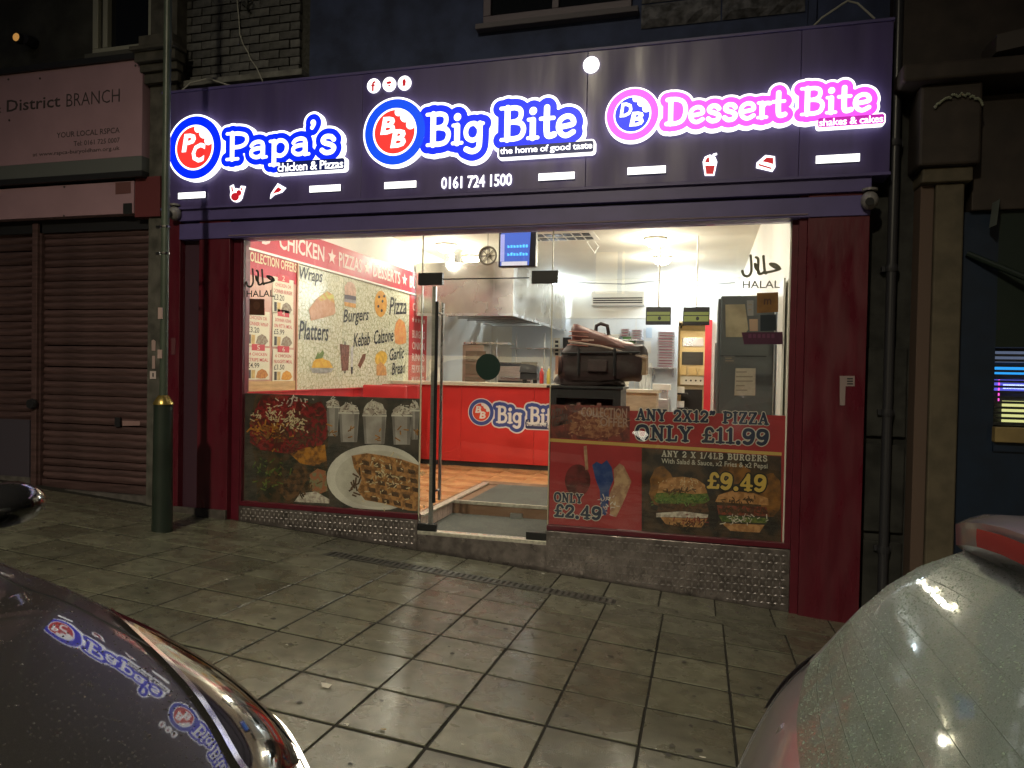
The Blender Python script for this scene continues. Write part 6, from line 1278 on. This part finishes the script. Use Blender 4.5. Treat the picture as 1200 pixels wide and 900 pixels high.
for sd_ in (1, -1):
    surf_line(car2, 'window_seal', mat('seal_grey', (.12,.12,.13), .4), G2, RW2, [(7.0+1.0*i/16, 4.0) for i in range(17)], .005, sd_)
    tl = surf_patch(car2, 'tail_light', mat('tail_clear', (.40,.36,.40), .2, .6, coat=1), G2, RW2, sd_, lambda t: (8.02+.8*t, 2.55+.3*t, 3.75-.1*t), .01, 12, 6)
    surf_patch(car2, 'lens_trim', M_chr, G2, RW2, sd_, lambda t: (8.0+.85*t, 3.76-.1*t, 3.86-.1*t), .014, 12, 2, tl)
    surf_line(car2, 'tailgate_gap', M_black, G2, RW2, [(8.0+1.6*i/12, 3.95) for i in range(13)], .004, sd_)
    for s_ in (.75, 3.25): wheel(car2, (RCX+L_-s_, RCY+sd_*.76, rg+.30-.0698*(RCX+L_-s_-.8)))
pod = thing_part = MB().lathe((0,0,0), [(.02,-.075),(.036,-.05),(.042,0),(.036,.05),(.02,.075)], 16)
pc_ = atY(914, 890, -4.60); pod.v = [(v[0]*.8+pc_[0]+.015, v[1]*.9+pc_[1], v[2]*1.1+pc_[2]-.02) for v in pod.v]; pod = pod.build('corner_lamp', MATS['tail_clear'], car2, smooth=60)
lp_ = MB().lathe((0,0,0), [(.012,-.05),(.024,-.03),(.03,0),(.024,.03),(.012,.05)], 14); lp_.v = [(v[0]*.8+pc_[0]+.003, v[1]*.9+pc_[1]-.016, v[2]+pc_[2]-.025) for v in lp_.v]; lp_.build('lamp_recess', M_black, pod, smooth=60)
# roof spoiler with brake light
V = []; ny = 14; prof = [(-.14,.0),(.10,-.004),(.20,-.012),(.228,-.03),(.226,-.072),(.19,-.10),(.08,-.105),(-.14,-.105)]
for k in range(ny+1):
    y = -.70+1.40*k/ny; e = abs(2*k/ny-1); zc = 1.415-.095*e**2.4; sc = 1-.2*e**8; s0 = 3.31-.03*e
    for (a_, b_) in prof: V.append(RW2(s0+a_*sc, y, zc+b_*sc))
np_ = len(prof); Fs = [(k*np_+i, (k+1)*np_+i, (k+1)*np_+(i+1)%np_, k*np_+(i+1)%np_) for k in range(ny) for i in range(np_)]+[tuple(range(np_)), tuple(range(ny*np_, (ny+1)*np_))]
spo = MB().add(V, Fs).build('roof_spoiler', M_sil, car2, smooth=40)
V = []
for k in range(9):
    y = -.50+.90*k/8; e = abs(y/.70); zc = 1.415-.095*e**2.4
    for (a_, b_) in ((.232,-.040),(.2325,-.055),(.231,-.070)): V.append(RW2(3.314-.03*e+a_, y, zc+b_))
MB().add(V, [(k*3+i, (k+1)*3+i, (k+1)*3+i+1, k*3+i+1) for k in range(8) for i in range(2)]).build('brake_light', mat('brake_red', (.30,.012,.016), .2), spo, smooth=60)
wp = MB().tube([RW2(3.92,-.02,.86), RW2(3.93,-.05,.92), RW2(3.87,-.40,1.0)], [.018,.014,.006], 8).build('rear_wiper', M_dark, car2, smooth=60)
MB().box(RCX-.03, RCX+.02, RCY-.26, RCY+.26, rg+.62, rg+.73).build('number_plate', mat('plate_yellow', (.6,.45,.05), .4), car2)
def droplets(o, G_, W2, u0, u1, v0, v1, n, rmin, rmax, M, sides=(1,)):
    mb = MB(); rd = random.Random(11)
    for _ in range(n):
        u, v, sd_ = rd.uniform(u0,u1), rd.uniform(v0,v1), rd.choice(sides); p = S_at(G_, u, v); du = S_at(G_, u+.03, v)-S_at(G_, u-.03, v); dv = S_at(G_, u, v+.05)-S_at(G_, u, v-.05)
        nn = np.cross(du, dv); nn /= np.linalg.norm(nn)+1e-9
        if nn[2] < 0: nn = -nn
        a = du/(np.linalg.norm(du)+1e-9); b = np.cross(nn, a); r = rmin+(rmax-rmin)*rd.random()**2.5
        V = [p+r*(math.cos(k*1.0472)*a+math.sin(k*1.0472)*b) for k in range(6)]+[p+.6*r*(math.cos(k*1.0472)*a+math.sin(k*1.0472)*b)+nn*r*.45 for k in range(6)]
        mb.add([W2(q[0], sd_*q[1], q[2]) for q in V], [(k,(k+1)%6,6+(k+1)%6,6+k) for k in range(6)]+[(6,7,8,9,10,11)])
    return stuff(mb.build('water_drops', M, o, smooth=80))
droplets(rw, G2, RW2, 7.05, 7.98, 4.05, 5.9, 5200, .0009, .0026, mat('drop_pale', (.20,.26,.22), .08, spec=.8), (1,1,1,-1))
droplets(car1, G1, LW2, .7, 4.0, 3.3, 5.9, 3600, .0009, .0030, mat('drop_dark', (.05,.048,.046), .06, spec=.8), (1,))
# ================================================================== street lamp across the road, seen in the car glass
def street_lamp(x, y, hgt, ax, ay, watts, label, col=(1,.88,.62)):
    o = thing('street_lamp', label, 'street lamp', (x, y, gz(x,y)-.16), 'street lamps across the road'); g = gz(x,y)-.16
    MB().lathe((x,y,0), [(.11,g),(.10,g+1.2),(.065,g+1.3),(.05,hgt)], 16).build('column', M_dark, o, smooth=40); MB().tube([(x,y,hgt-.05),(x+ax*.5,y+ay*.5,hgt+.12),(x+ax,y+ay,hgt+.1)], .035, 8).build('arm', M_dark, o)
    hx_, hy_, hz_ = x+ax, y+ay, hgt+.06; MB().lathe((hx_,hy_,hz_), [(.05,.12),(.2,.08),(.24,.0)], 16).build('lamp_head', M_dark, o, smooth=40); MB().lathe((hx_,hy_,hz_-.03), [(.10,0),(.19,.022),(.19,.028)], 16).build('lamp_lens', emat('street_lens', col, 12), o)
    ld = bpy.data.lights.new('street_light', 'SPOT'); ld.energy = watts; ld.spot_size = R(92); ld.spot_blend = 1.0; ld.shadow_soft_size = .22; ld.color = col
    l_ = bpy.data.objects.new('lamp_light', ld); COL.objects.link(l_); l_.location = (hx_, hy_, hz_-.08); l_.rotation_euler = (R(36), 0, R(4)); adopt(l_, o)
street_lamp(-2.2, -12.4, 8.4, 0, 1.6, 4200, 'street lamp across the road behind the viewer')
street_lamp(9.5, -12.4, 8.4, 0, 1.6, 250, 'street lamp across the road farther to the right')
opp = thing('opposite_building', 'dark brick terrace across the road behind the viewer', 'building', (-2, -17, 0))
MB().box(-26, 24, -24, -17, -1.5, 8.5).build('terrace_wall', mat('terrace_brick', (.09,.06,.05), .85, var=.3, vscale=3), opp)
MB().box(-26.3, 24.3, -24, -16.8, 8.5, 8.8).build('parapet', M_dark, opp)
M_litw = emat('lit_window', (1,.78,.42), 1.6)
for k in range(14):
    for r_, z in enumerate((4.3, 6.6)):
        x = -24+k*3.4; lit = (k*5+r_*3) % 7 == 2
        w_ = MB().box(x, x+1.1, -17.0, -16.95, z, z+1.5).build('window', M_wfw, opp); MB().box(x+.08, x+1.02, -16.95, -16.94, z+.08, z+1.42).build('pane', M_litw if lit else M_dglass, w_)
for k in range(7):
    x = -24+k*6.8; w_ = MB().box(x, x+5.6, -17.0, -16.9, -.6, 2.6).build('shop_window', M_dark, opp); MB().box(x+.2, x+5.4, -16.9, -16.89, .1, 2.3).build('pane', M_litw if k in (2, 5) else M_dglass, w_)
